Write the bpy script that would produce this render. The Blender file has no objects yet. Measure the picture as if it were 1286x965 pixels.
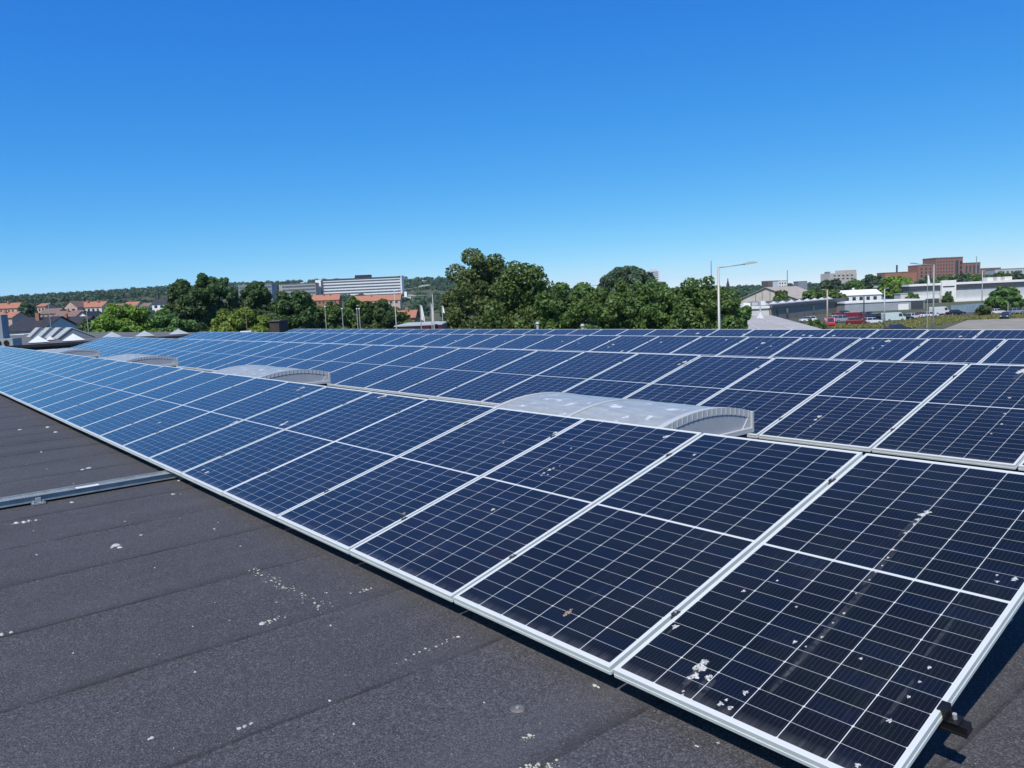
import bpy, bmesh, math, random
import numpy as np
from mathutils import Vector, Matrix

R_ = math.radians
sc = bpy.context.scene
COL = sc.collection
random.seed(7)

# ------------------------------------------------------------------ camera
FPX = 981.38                       # focal length in pixels of a 1286 px wide picture
PITCH, ROLL, YAW = -0.10743, -0.04453, -0.88127
CAM = Vector((2.0113, -2.0901, 1.4321))
F = Vector((math.sin(YAW)*math.cos(PITCH), math.cos(YAW)*math.cos(PITCH), math.sin(PITCH)))
RH = Vector((math.cos(YAW), -math.sin(YAW), 0.0))
U0 = RH.cross(F)
CR = RH*math.cos(ROLL) + U0*math.sin(ROLL)
CU = -RH*math.sin(ROLL) + U0*math.cos(ROLL)
FH = Vector((math.sin(YAW), math.cos(YAW), 0.0))
cd = bpy.data.cameras.new('camera')
cam = bpy.data.objects.new('camera', cd)
COL.objects.link(cam)
cam.matrix_world = Matrix(((CR.x, CU.x, -F.x, CAM.x), (CR.y, CU.y, -F.y, CAM.y), (CR.z, CU.z, -F.z, CAM.z), (0, 0, 0, 1)))
cd.sensor_width = 36.0
cd.lens = FPX/1286*36.0
cd.clip_start = 0.05
cd.clip_end = 20000
sc.camera = cam
sc.render.resolution_x, sc.render.resolution_y = 1024, 768

# ------------------------------------------------------------------ sky, sun, exposure
SUN_EL, SUN_AZ = R_(53), R_(-63)
w = bpy.data.worlds.new('World')
sc.world = w
w.use_nodes = True
nt = w.node_tree
nt.nodes.clear()
sky = nt.nodes.new('ShaderNodeTexSky')
sky.sky_type = 'NISHITA'
sky.sun_disc = False
sky.sun_elevation = SUN_EL
sky.sun_rotation = math.pi/2 - SUN_AZ
sky.altitude = 20
sky.air_density = 0.6
sky.dust_density = 0.0
sky.ozone_density = 6.0
# the clear northern sky is graded per channel: a deep azure overhead, pale blue at the horizon
sep = nt.nodes.new('ShaderNodeSeparateColor'); com = nt.nodes.new('ShaderNodeCombineColor')
nt.links.new(sky.outputs[0], sep.inputs[0])
for i, (white, base, g, knee, g2) in enumerate(((0.35, 4.2, 1.52, 0.5, 0.01), (0.73, 6.6, 0.82, 0.95, 0.25), (1.01, 8.8, 0.33, 2.15, 1.5))):
    dv = nt.nodes.new('ShaderNodeMath'); dv.operation = 'DIVIDE'; dv.inputs[1].default_value = base
    pw = nt.nodes.new('ShaderNodeMath'); pw.operation = 'POWER'; pw.inputs[1].default_value = g
    ml = nt.nodes.new('ShaderNodeMath'); ml.operation = 'MULTIPLY'; ml.inputs[1].default_value = white*10
    nt.links.new(sep.outputs[i], dv.inputs[0]); nt.links.new(dv.outputs[0], pw.inputs[0]); nt.links.new(pw.outputs[0], ml.inputs[0]); 
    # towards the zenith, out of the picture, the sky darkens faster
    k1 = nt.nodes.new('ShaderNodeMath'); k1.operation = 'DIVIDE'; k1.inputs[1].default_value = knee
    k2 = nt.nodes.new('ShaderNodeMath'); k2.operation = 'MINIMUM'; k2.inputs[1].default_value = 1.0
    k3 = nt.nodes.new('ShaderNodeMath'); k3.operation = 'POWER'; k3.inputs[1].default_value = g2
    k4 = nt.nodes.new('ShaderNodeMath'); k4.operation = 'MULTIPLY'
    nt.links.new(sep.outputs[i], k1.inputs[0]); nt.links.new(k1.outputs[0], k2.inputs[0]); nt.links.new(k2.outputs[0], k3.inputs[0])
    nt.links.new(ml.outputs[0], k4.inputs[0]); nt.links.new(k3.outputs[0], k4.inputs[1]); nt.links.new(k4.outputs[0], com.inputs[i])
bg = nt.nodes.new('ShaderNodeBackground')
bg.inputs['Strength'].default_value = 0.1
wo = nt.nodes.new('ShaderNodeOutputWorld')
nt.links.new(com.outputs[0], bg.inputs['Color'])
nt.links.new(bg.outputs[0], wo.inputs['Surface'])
sd = bpy.data.lights.new('sun', 'SUN')
sd.energy = 4.7
sd.angle = R_(0.53)
sd.color = (1.0, 0.935, 0.815)
sun = bpy.data.objects.new('sun', sd)
COL.objects.link(sun)
SUNV = Vector((math.cos(SUN_EL)*math.cos(SUN_AZ), math.cos(SUN_EL)*math.sin(SUN_AZ), math.sin(SUN_EL)))
sun.rotation_euler = (-SUNV).to_track_quat('-Z', 'Y').to_euler()
sun.location = (0, 0, 60)
sc.view_settings.view_transform = 'Standard'
sc.view_settings.look = 'None'
sc.view_settings.exposure = 0.0
sc.view_settings.gamma = 1.0
sc.render.engine = 'CYCLES'

# ------------------------------------------------------------------ helpers: places
def ray(u, v):
    return (F + CR*((u-643)/FPX) - CU*((v-482.5)/FPX)).normalized()
def on_z(u, v, z):
    d = ray(u, v)
    return CAM + d*((z-CAM.z)/d.z)
def on_x(u, v, x):
    d = ray(u, v)
    return CAM + d*((x-CAM.x)/d.x)
def at(u, v, D):                   # point on the line of sight at distance D along the viewing direction
    d = ray(u, v)
    return CAM + d*(D/(d.x*FH.x+d.y*FH.y))
ZG = -7.6                          # street level
RIDGE_U = [(-1200, 30), (-500, 36), (-200, 42), (0, 44), (100, 47), (200, 52), (300, 56), (420, 56), (520, 54), (600, 50), (680, 26), (760, 13), (900, 9), (1100, 7), (1286, 6), (2200, 5)]
RIDGE_A = [(math.atan((u-643)/FPX), h) for u, h in RIDGE_U]
def ridge(a):
    if a <= RIDGE_A[0][0]: return RIDGE_A[0][1]
    for (a0, h0), (a1, h1) in zip(RIDGE_A, RIDGE_A[1:]):
        if a <= a1: return h0+(h1-h0)*(a-a0)/(a1-a0)
    return RIDGE_A[-1][1]
def ground_z(x, y):
    dx, dy = x-CAM.x, y-CAM.y
    d = math.hypot(dx, dy)
    a = math.atan2(dx*RH.x+dy*RH.y, dx*FH.x+dy*FH.y)
    if abs(a) > 1.6: return ZG
    t = min(1.0, max(0.0, (d-190)/1310.0))
    return ZG + ridge(a)*(t**(1.15+0.45*min(1, max(0, (a+0.37)/0.08))))
def ground_at(u, v, D):
    p = at(u, v, D)
    return Vector((p.x, p.y, ground_z(p.x, p.y)))
def face_yaw(extra=0.0):           # rotation that turns a local -Y face towards the camera
    return math.atan2(RH.y, RH.x) + extra

# ------------------------------------------------------------------ helpers: meshes
class MB:
    def __init__(s):
        s.v, s.f, s.m = [], [], []
        s.uv = None
    def add(s, vs, fs, m=0, M=None):
        o = len(s.v)
        s.v += [tuple(M @ Vector(p)) if M is not None else tuple(p) for p in vs]
        for f in fs:
            s.f.append(tuple(i+o for i in f)); s.m.append(m)
        return s
    def box(s, x0, x1, y0, y1, z0, z1, m=0, M=None):
        return s.add([(x0,y0,z0),(x1,y0,z0),(x1,y1,z0),(x0,y1,z0),(x0,y0,z1),(x1,y0,z1),(x1,y1,z1),(x0,y1,z1)],
                     [(0,3,2,1),(4,5,6,7),(0,1,5,4),(1,2,6,5),(2,3,7,6),(3,0,4,7)], m, M)
    def prism(s, poly, z0, z1, m=0, M=None):     # poly: CCW (x,y)
        n = len(poly)
        return s.add([(x,y,z0) for x,y in poly]+[(x,y,z1) for x,y in poly],
                     [tuple(range(n-1,-1,-1)), tuple(range(n,2*n))]+[(i,(i+1)%n,n+(i+1)%n,n+i) for i in range(n)], m, M)
    def extr(s, poly, y0, y1, m=0, M=None):      # poly in (x,z), extruded along y
        n = len(poly)
        return s.add([(x,y0,z) for x,z in poly]+[(x,y1,z) for x,z in poly],
                     [tuple(range(n)), tuple(range(2*n-1,n-1,-1))]+[(i,n+i,n+(i+1)%n,(i+1)%n) for i in range(n)], m, M)
    def tube(s, p0, p1, r0, r1=None, n=8, m=0, M=None, cap=True):
        r1 = r0 if r1 is None else r1
        p0, p1 = Vector(p0), Vector(p1)
        ax = (p1-p0).normalized()
        a = ax.orthogonal().normalized(); b = ax.cross(a)
        vs = [tuple(p0+(a*math.cos(t)+b*math.sin(t))*r0) for t in [2*math.pi*i/n for i in range(n)]]
        vs += [tuple(p1+(a*math.cos(t)+b*math.sin(t))*r1) for t in [2*math.pi*i/n for i in range(n)]]
        fs = [(i,(i+1)%n,n+(i+1)%n,n+i) for i in range(n)]
        if cap: fs += [tuple(range(n-1,-1,-1)), tuple(range(n,2*n))]
        return s.add(vs, fs, m, M)
    def mesh(s, name, mats, smooth=False):
        me = bpy.data.meshes.new(name)
        me.from_pydata(s.v, [], s.f)
        for q in (mats if isinstance(mats, (list, tuple)) else [mats]): me.materials.append(q)
        if len(set(s.m)) > 1: me.polygons.foreach_set('material_index', s.m)
        if smooth: me.polygons.foreach_set('use_smooth', [True]*len(s.f))
        me.update()
        return me
    def build(s, name, mats, parent=None, smooth=False, bevel=0):
        o = bpy.data.objects.new(name, s.mesh(name, mats, smooth))
        COL.objects.link(o)
        if parent: o.parent = parent
        if bevel:
            b = o.modifiers.new('bevel', 'BEVEL'); b.width = bevel; b.segments = 2; b.limit_method = 'ANGLE'
        return o
def tag(o, label=None, cat=None, group=None, kind=None):
    if label: o['label'] = label
    if cat: o['category'] = cat
    if group: o['group'] = group
    if kind: o['kind'] = kind
    return o
def thing(name, label, cat, loc=(0,0,0), rz=0.0, group=None):
    o = bpy.data.objects.new(name, None)
    COL.objects.link(o)
    o.empty_display_size = 0.3
    o.location = loc; o.rotation_euler = (0,0,rz)
    return tag(o, label, cat, group)
def obj(name, me, parent=None):
    o = bpy.data.objects.new(name, me); COL.objects.link(o)
    if parent: o.parent = parent
    return o

# ------------------------------------------------------------------ helpers: materials
class N:
    """small node writer"""
    def __init__(s, mat):
        s.t = mat.node_tree
        s.b = s.t.nodes['Principled BSDF']
    def n(s, typ, **kw):
        q = s.t.nodes.new(typ)
        for k, v in kw.items(): setattr(q, k, v)
        return q
    def l(s, a, b): s.t.links.new(a, b)
    def val(s, x, sock):
        if isinstance(x, (int, float)): sock.default_value = x
        elif isinstance(x, (tuple, list)): sock.default_value = x
        else: s.l(x, sock)
    def m(s, op, a, b=0.0, c=0.0, clamp=False):
        q = s.n('ShaderNodeMath', operation=op); q.use_clamp = clamp
        s.val(a, q.inputs[0]); s.val(b, q.inputs[1])
        if op in ('MULTIPLY_ADD', 'COMPARE', 'SMOOTH_MIN'): s.val(c, q.inputs[2])
        return q.outputs[0]
    def mix(s, f, a, b):
        q = s.n('ShaderNodeMix', data_type='RGBA')
        s.val(f, q.inputs['Factor'])
        for x, k in ((a, 6), (b, 7)):
            if isinstance(x, (tuple, list)): q.inputs[k].default_value = (*x[:3], 1)
            else: s.l(x, q.inputs[k])
        return q.outputs[2]
    def noise(s, vec, scale, detail=3, rough=0.55, dim='3D', out='Fac'):
        q = s.n('ShaderNodeTexNoise', noise_dimensions=dim)
        q.inputs['Scale'].default_value = scale; q.inputs['Detail'].default_value = detail; q.inputs['Roughness'].default_value = rough
        if vec is not None: s.l(vec, q.inputs['Vector'])
        return q.outputs[out]
    def ramp(s, x, lo, hi):
        q = s.n('ShaderNodeMapRange'); q.inputs['From Min'].default_value = lo; q.inputs['From Max'].default_value = hi
        s.l(x, q.inputs['Value']); return q.outputs[0]
    def mapping(s, vec, scale):
        q = s.n('ShaderNodeMapping'); q.inputs['Scale'].default_value = scale; s.l(vec, q.inputs['Vector']); return q.outputs[0]
    def bump(s, h, strength=0.3, dist=0.01):
        q = s.n('ShaderNodeBump'); q.inputs['Strength'].default_value = strength; q.inputs['Distance'].default_value = dist
        s.l(h, q.inputs['Height']); s.l(q.outputs[0], s.b.inputs['Normal'])
MATS = {}
def new_mat(name):
    m = bpy.data.materials.new(name); m.use_nodes = True
    return m, N(m)
def mat(name, col, rough=0.6, metal=0.0, var=0.12, scale=1.5, bump=0.0, spec=0.5):
    if name in MATS: return MATS[name]
    m, n = new_mat(name)
    tc = n.n('ShaderNodeTexCoord').outputs['Object']
    f = n.noise(tc, scale, 5, 0.6)
    lo = tuple(max(0, c*(1-var*1.6)) for c in col); hi = tuple(min(1, c*(1+var*1.6)) for c in col)
    n.l(n.mix(n.ramp(f, 0.25, 0.75), lo, hi), n.b.inputs['Base Color'])
    n.b.inputs['Roughness'].default_value = rough; n.b.inputs['Metallic'].default_value = metal
    n.b.inputs['Specular IOR Level'].default_value = spec
    if bump: n.bump(n.noise(tc, scale*12, 4), bump, 0.02)
    MATS[name] = m
    return m
def leaf_mat(name, lo, hi, trans=0.22):
    m, n = new_mat(name)
    g = n.n('ShaderNodeNewGeometry')
    oi = n.n('ShaderNodeObjectInfo')
    c = n.mix(g.outputs['Random Per Island'], lo, hi)
    h = n.n('ShaderNodeHueSaturation')
    n.l(c, h.inputs['Color'])
    n.l(n.m('MULTIPLY_ADD', oi.outputs['Random'], 0.3, 0.85), h.inputs['Value'])
    n.l(n.m('MULTIPLY_ADD', oi.outputs['Random'], 0.03, 0.485), h.inputs['Hue'])
    n.l(h.outputs[0], n.b.inputs['Base Color'])
    n.b.inputs['Roughness'].default_value = 0.55
    n.b.inputs['Specular IOR Level'].default_value = 0.35
    tr = n.n('ShaderNodeBsdfTranslucent')
    h2 = n.n('ShaderNodeHueSaturation'); h2.inputs['Value'].default_value = 1.5; h2.inputs['Hue'].default_value = 0.48
    n.l(h.outputs[0], h2.inputs['Color']); n.l(h2.outputs[0], tr.inputs['Color'])
    mx = n.n('ShaderNodeMixShader'); mx.inputs[0].default_value = trans
    n.l(n.b.outputs[0], mx.inputs[1]); n.l(tr.outputs[0], mx.inputs[2])
    out = [q for q in n.t.nodes if q.type == 'OUTPUT_MATERIAL'][0]
    n.l(mx.outputs[0], out.inputs['Surface'])
    MATS[name] = m
    return m
L_DARK = leaf_mat('leaves_dark', (0.038,0.081,0.026), (0.101,0.169,0.049), 0.3)
L_MID = leaf_mat('leaves_mid', (0.061,0.128,0.031), (0.151,0.244,0.065), 0.3)
L_LIGHT = leaf_mat('leaves_light', (0.109,0.196,0.026), (0.228,0.330,0.054), 0.3)
L_OLIVE = leaf_mat('leaves_olive', (0.059,0.102,0.031), (0.158,0.190,0.062), 0.3)
L_COOL = leaf_mat('leaves_cool', (0.046,0.095,0.051), (0.108,0.163,0.084), 0.3)
M_FOREST = leaf_mat('forest_leaves', (0.026,0.058,0.026), (0.046,0.086,0.038), 0.12)
M_BARK = mat('bark', (0.10,0.075,0.055), 0.9, var=0.3, scale=6)

# aluminium, steel, plastics
M_ALU = mat('anodised_aluminium', (0.64,0.68,0.645), 0.5, 0.1, 0.05, 6)
M_STEEL = mat('galvanised_steel', (0.28,0.315,0.32), 0.55, 0.1, 0.2, 9)
M_BLACK = mat('black_metal', (0.012,0.012,0.013), 0.4, 0.2, 0.2, 20)
M_BOLT = mat('bolt_steel', (0.5,0.5,0.5), 0.4, 0.4)
M_CABLE = mat('cable_rubber', (0.02,0.02,0.022), 0.6)
M_WHITE = mat('white_paint', (0.78,0.78,0.76), 0.55, var=0.05)
M_OFFWHITE = mat('offwhite_render', (0.62,0.59,0.53), 0.8, var=0.08, scale=0.5)
M_POLE = mat('pale_grey_pole', (0.42,0.43,0.41), 0.5, 0.2, 0.05)
M_DKGREY = mat('dark_grey_cladding', (0.05,0.055,0.065), 0.6)
M_GREY = mat('grey_cladding', (0.22,0.25,0.28), 0.6, var=0.06, scale=0.6)
M_LTGREY = mat('light_grey_sheet', (0.46,0.48,0.48), 0.55, var=0.07, scale=0.6)
M_GLASS = mat('window_glass', (0.03,0.04,0.05), 0.08, 0.0, 0.3, 0.8, spec=0.8)
M_BRICK = mat('red_brick', (0.26,0.130,0.098), 0.85, var=0.14, scale=1.2)
M_BRICK2 = mat('orange_brick', (0.33,0.15,0.10), 0.85, var=0.14, scale=1.2)
M_TILE = mat('orange_tile', (0.38,0.165,0.10), 0.8, var=0.18, scale=1.6)
M_TILE2 = mat('brown_tile', (0.20,0.13,0.105), 0.8, var=0.18, scale=1.6)
M_SLATE = mat('black_roof_felt', (0.028,0.029,0.036), 0.75, var=0.2, scale=1.2)
M_PINK = mat('pale_pink_render', (0.52,0.38,0.31), 0.85, var=0.12, scale=0.8)
M_CONC = mat('pale_concrete', (0.48,0.45,0.40), 0.85, var=0.1, scale=0.5)
M_TAN = mat('weathered_sheet_roof', (0.42,0.37,0.30), 0.8, var=0.14, scale=0.5)
M_TIMBER = mat('grey_brown_boards', (0.13,0.11,0.095), 0.8, var=0.15, scale=0.8)
M_BLUE = mat('blue_steel_sheet', (0.26,0.37,0.44), 0.5, var=0.12, scale=0.5)
M_FLAG = mat('white_flag_cloth', (0.8,0.8,0.8), 0.8, var=0.03)
M_MAROON = mat('maroon_fascia', (0.075,0.012,0.02), 0.5, var=0.1)
M_NAVY = mat('navy_fascia', (0.014,0.016,0.03), 0.5, var=0.1)
M_POLY = None

# ------------------------------------------------------------------ solar cell glass
def cell_material():
    m, n = new_mat('solar_cells')
    uv = n.n('ShaderNodeUVMap').outputs[0]
    sx = n.n('ShaderNodeSeparateXYZ'); n.l(uv, sx.inputs[0])
    X = n.m('MULTIPLY', sx.outputs[0], 1.0216)                 # metres across the glass
    Y = n.m('MULTIPLY', sx.outputs[1], 2.0711)                # metres up the glass
    cw, ch, mx_, gap = 0.1679, 0.0846, 0.0071, 0.007
    cx = n.m('DIVIDE', n.m('SUBTRACT', X, mx_), cw)
    ym = n.m('SUBTRACT', n.m('ABSOLUTE', n.m('SUBTRACT', Y, 1.03555)), gap)
    cy = n.m('DIVIDE', ym, ch)
    fx = n.m('FRACT', cx); fy = n.m('FRACT', cy)
    dx = n.m('MULTIPLY', n.m('MINIMUM', fx, n.m('SUBTRACT', 1.0, fx)), cw)      # metres to the nearest cell edge
    dy = n.m('MULTIPLY', n.m('MINIMUM', fy, n.m('SUBTRACT', 1.0, fy)), ch)
    out = n.m('MAXIMUM', n.m('MAXIMUM', n.m('LESS_THAN', cx, 0.0), n.m('GREATER_THAN', cx, 6.0)),
              n.m('MAXIMUM', n.m('LESS_THAN', cy, 0.0), n.m('GREATER_THAN', cy, 12.0)))
    lx = n.m('LESS_THAN', dx, 0.0015)
    ly = n.m('LESS_THAN', dy, 0.0009)
    # chamfered corners on every second row of half cells
    f2 = n.m('FRACT', n.m('MULTIPLY', cy, 0.5))
    dy2 = n.m('MULTIPLY', n.m('MINIMUM', f2, n.m('SUBTRACT', 1.0, f2)), ch*2)
    dia = n.m('LESS_THAN', n.m('ADD', dx, dy2), 0.0062)
    white = n.m('MAXIMUM', n.m('MAXIMUM', out, lx), n.m('MAXIMUM', n.m('MULTIPLY', ly, 0.72), dia))
    # busbars
    fb = n.m('FRACT', n.m('MULTIPLY', fx, 10.0))
    bus = n.m('LESS_THAN', n.m('ABSOLUTE', n.m('SUBTRACT', fb, 0.5)), 0.035)
    # cell colour
    comb = n.n('ShaderNodeCombineXYZ')
    oi = n.n('ShaderNodeObjectInfo')
    n.l(n.m('FLOOR', cx), comb.inputs[0])
    n.l(n.m('FLOOR', n.m('DIVIDE', Y, ch)), comb.inputs[1])
    n.l(n.m('MULTIPLY', oi.outputs['Random'], 917.0), comb.inputs[2])
    wn = n.n('ShaderNodeTexWhiteNoise', noise_dimensions='3D'); n.l(comb.outputs[0], wn.inputs['Vector'])
    navy, dark, purple = (0.0016,0.0032,0.0075), (0.0023,0.0038,0.0043), (0.0046,0.0030,0.0052)
    pm = n.mix(n.ramp(oi.outputs['Random'], 0.15, 0.85), navy, purple)
    c = n.mix(wn.outputs['Value'], pm, dark)
    c = n.mix(n.m('MULTIPLY', n.m('GREATER_THAN', n.m('FRACT', n.m('MULTIPLY', wn.outputs['Value'], 7.3)), 0.8), 0.6), c, (0.0022,0.0048,0.0165))
    c = n.mix(n.m('MULTIPLY', bus, 0.055), c, (0.5,0.5,0.55))
    c = n.mix(white, c, (0.60,0.62,0.60))
    # dust and dried rain streaks running down the slope
    tc = n.n('ShaderNodeTexCoord').outputs['Object']
    off = n.n('ShaderNodeVectorMath', operation='ADD')
    n.l(tc, off.inputs[0]); n.l(comb.outputs[0], off.inputs[1])
    ob = n.n('ShaderNodeVectorMath', operation='ADD'); n.l(tc, ob.inputs[0])
    cb2 = n.n('ShaderNodeCombineXYZ'); n.l(n.m('MULTIPLY', oi.outputs['Random'], 57.0), cb2.inputs[0]); n.l(n.m('MULTIPLY', oi.outputs['Random'], 91.0), cb2.inputs[1])
    n.l(cb2.outputs[0], ob.inputs[1])
    st = n.noise(n.mapping(ob.outputs[0], (26, 1.6, 1)), 1.0, 4, 0.6)
    sp = n.noise(ob.outputs[0], 120, 2, 0.5)
    pat = n.noise(ob.outputs[0], 2.2, 3, 0.5)
    dust = n.m('MULTIPLY', n.m('ADD', n.ramp(st, 0.58, 0.85), n.m('MULTIPLY', n.ramp(sp, 0.66, 0.8), 1.3)), n.ramp(pat, 0.35, 0.75))
    low = n.m('MULTIPLY', n.m('SUBTRACT', 1.0, n.ramp(Y, 0.0, 0.06)), n.m('MULTIPLY', n.ramp(st, 0.3, 0.7), 0.16))
    dust = n.m('ADD', n.m('ADD', n.m('MULTIPLY', dust, 0.075), low), n.m('MULTIPLY_ADD', n.ramp(pat, 0.3, 0.8), 0.012, 0.003), clamp=True)
    c = n.mix(dust, c, (0.55,0.55,0.53))
    n.l(c, n.b.inputs['Base Color'])
    n.b.inputs['IOR'].default_value = 1.41
    n.b.inputs['Sheen Weight'].default_value = 0.18
    n.b.inputs['Sheen Roughness'].default_value = 0.35
    n.l(n.m('MULTIPLY_ADD', pat, 0.12, 0.07), n.b.inputs['Roughness'])
    wav = n.noise(ob.outputs[0], 1.1, 1)
    n.bump(wav, 0.12, 0.004)
    return m
M_CELL = cell_material()
M_BACK = mat('white_backsheet', (0.7,0.7,0.7), 0.6)
def splat_material(name, lo, hi, cover, scale, amax=1.0):
    m, n = new_mat(name)
    tc = n.n('ShaderNodeTexCoord').outputs['Object']
    f = n.noise(tc, scale, 4, 0.7)
    n.l(n.mix(n.ramp(n.noise(tc, scale*2, 3), 0.3, 0.7), lo, hi), n.b.inputs['Base Color'])
    n.b.inputs['Roughness'].default_value = 0.8
    n.l(n.m('MULTIPLY', n.ramp(f, cover, cover+0.16), amax), n.b.inputs['Alpha'])
    MATS[name] = m
    return m
M_DROP = splat_material('bird_dropping', (0.34,0.34,0.33), (0.72,0.72,0.70), 0.33, 130)
M_DROPB = splat_material('brown_dropping', (0.14,0.10,0.07), (0.42,0.34,0.26), 0.33, 150)
M_SMEAR = splat_material('dried_smear', (0.30,0.30,0.30), (0.48,0.48,0.47), 0.35, 30, 0.07)

# ------------------------------------------------------------------ roof of felt strips
def felt_material():
    m, n = new_mat('roof_felt')
    tc = n.n('ShaderNodeTexCoord').outputs['Object']
    uv = n.n('ShaderNodeUVMap').outputs[0]
    s = n.n('ShaderNodeSeparateXYZ'); n.l(uv, s.inputs[0])
    big = n.noise(tc, 0.55, 4, 0.6)
    mid = n.noise(tc, 6.0, 4, 0.6)
    fine = n.noise(tc, 150, 3, 0.75)
    c = n.mix(n.ramp(big, 0.3, 0.72), (0.050,0.0495,0.0535), (0.066,0.065,0.070))
    c = n.mix(n.m('MULTIPLY', n.ramp(mid, 0.45, 0.8), 0.35), c, (0.076,0.073,0.078))
    gr = n.noise(tc, 70, 2, 0.6)
    c = n.mix(n.m('MULTIPLY', n.ramp(fine, 0.53, 0.66), 0.8), c, (0.20,0.20,0.215))
    c = n.mix(n.m('MULTIPLY', n.ramp(fine, 0.47, 0.34), 0.8), c, (0.012,0.011,0.013))
    c = n.mix(n.m('MULTIPLY', n.ramp(gr, 0.55, 0.72), 0.5), c, (0.17,0.168,0.18))
    c = n.mix(n.m('MULTIPLY', n.ramp(gr, 0.45, 0.28), 0.5), c, (0.022,0.021,0.024))
    wear = n.noise(n.mapping(tc, (1.6, 0.35, 1)), 1.0, 5, 0.7)
    c = n.mix(n.m('MULTIPLY', n.ramp(wear, 0.50, 0.72), 0.55), c, (0.098,0.100,0.106))
    c = n.mix(n.m('MULTIPLY', n.ramp(wear, 0.45, 0.25), 0.5), c, (0.033,0.034,0.035))
    v = n.n('ShaderNodeTexVoronoi'); v.inputs['Scale'].default_value = 95; n.l(tc, v.inputs['Vector'])
    wn = n.n('ShaderNodeTexWhiteNoise'); n.l(v.outputs['Position'], wn.inputs['Vector'])
    speck = n.m('MULTIPLY', n.m('LESS_THAN', v.outputs['Distance'], 0.24), n.m('GREATER_THAN', wn.outputs['Value'], 0.982))
    c = n.mix(n.m('MULTIPLY', speck, 0.75), c, (0.42,0.40,0.38))
    # greenish-brown algae in patches
    al = n.noise(tc, 1.7, 5, 0.65)
    c = n.mix(n.m('MULTIPLY', n.ramp(al, 0.60, 0.80), 0.35), c, (0.060,0.062,0.038))
    # bitumen bleed and dirt along the laps (u = metres from the lap)
    jit = n.m('MULTIPLY', n.m('SUBTRACT', n.noise(tc, 9.0, 3), 0.5), 0.034)
    d = n.m('ADD', s.outputs[0], jit)
    lap = n.m('SUBTRACT', 1.0, n.ramp(d, 0.000, 0.020))
    c = n.mix(n.m('MULTIPLY', lap, n.m('MULTIPLY_ADD', n.ramp(n.noise(tc, 3.4, 4), 0.40, 0.64), 0.62, 0.04)), c, (0.013,0.012,0.013))
    soft = n.m('SUBTRACT', 1.0, n.ramp(n.m('ADD', d, n.m('MULTIPLY', n.m('SUBTRACT', n.noise(tc, 4.0, 4), 0.5), 0.10)), 0.0, 0.09))
    c = n.mix(n.m('MULTIPLY', soft, n.m('MULTIPLY', n.ramp(n.noise(tc, 1.3, 3), 0.35, 0.65), 0.6)), c, (0.026,0.025,0.025))
    n.l(c, n.b.inputs['Base Color'])
    n.b.inputs['Roughness'].default_value = 0.85
    n.b.inputs['Specular IOR Level'].default_value = 0.3
    n.bump(n.m('ADD', fine, n.m('MULTIPLY', mid, 1.2)), 0.55, 0.006)
    return m
M_FELT = felt_material()
ZR = -0.120
def roof():
    X0, X1, Y0, Y1 = -43.0, 7.0, -7.0, 16.6
    mb = MB()
    uvs = []
    edges = [1.04 - 0.885*i for i in range(-7, 51)]     # laps, parallel to y
    rnd = random.Random(3)
    ny = 48
    for i, xe in enumerate(edges):
        xn = xe - 0.885
        if xe > X1 + .5: continue
        ph = rnd.random()*9
        base = len(mb.v)
        for j in range(ny+1):
            y = Y0 + (Y1-Y0)*j/ny
            w1 = 0.012*math.sin(y*1.3+ph)+0.006*math.sin(y*4.1+2*ph)+rnd.gauss(0, 0.003)
            w2 = 0.004*math.sin(y*2.2+ph)
            # sheet lies over its right-hand neighbour's edge: high at the lap (xe), low at the far side
            ww = 0.003*math.sin(y*0.9+ph)+0.002*math.sin(y*3.3+ph*2)
            mb.v += [(xe+w1, y, ZR-0.004), (xe+w1-0.008, y, ZR-0.0005), (xe-0.30, y, ZR+ww*0.45), (xe-0.62, y, ZR-0.001+ww*0.5), (xn-0.06, y, ZR-0.0035+w2*0.1)]
        for j in range(ny):
            for k in range(4):
                a = base+j*5+k
                mb.f.append((a, a+1, a+6, a+5)); mb.m.append(0)
                us = [0.0, 0.0, 0.30, 0.62, 0.945]
                uvs += [(us[k], 0), (us[k+1], 0), (us[k+1], 1), (us[k], 1)]
    n0 = len(mb.f)
    mb.box(X0, X1, Y0, Y1, ZR-0.35, ZR-0.012, 1)
    mb.box(X0+0.15, X1-0.15, Y0+0.15, Y1-0.15, ZG, ZR-0.351, 2)
    me = mb.mesh('flat_roof', [M_FELT, M_LTGREY, M_LTGREY])
    l = me.uv_layers.new(name='UVMap')
    for k, q in enumerate(uvs): l.data[k].uv = q
    o = obj('flat_roof', me)
    tag(o, 'flat roof of dark grey bitumen felt strips with lapped seams', 'roof', kind='structure')
    # pale metal trim along the far end
    tr = MB().box(X0-0.05, X0+0.12, Y0, Y1, ZR-0.2, ZR+0.10)
    tag(tr.build('roof_edge_trim', M_WHITE, bevel=0.01), 'pale metal trim along the far end of the felt roof', 'trim', kind='structure')
roof()

# ------------------------------------------------------------------ solar panels
TILT = 0.2533
W_, L_ = 1.040, 2.0895
PITCHX = 1.06
ROWS = [(0.0, 0.0, 0.0), (-1.0125, 4.2018, 0.0835), (-2.0935, 8.5216, 0.0315), (-4.0774, 13.3491, -0.1137)]
ct, st_ = math.cos(TILT), math.sin(TILT)
def row_matrix(r):
    return Matrix.Translation(Vector(ROWS[r])) @ Matrix.Rotation(TILT, 4, 'X')
FR = MB()
lip = 0.0092
for a in ((0, W_, 0, lip), (0, W_, L_-lip, L_), (0, lip, lip, L_-lip), (W_-lip, W_, lip, L_-lip)):
    FR.box(a[0], a[1], a[2], a[3], -0.035, 0.0)
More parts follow.
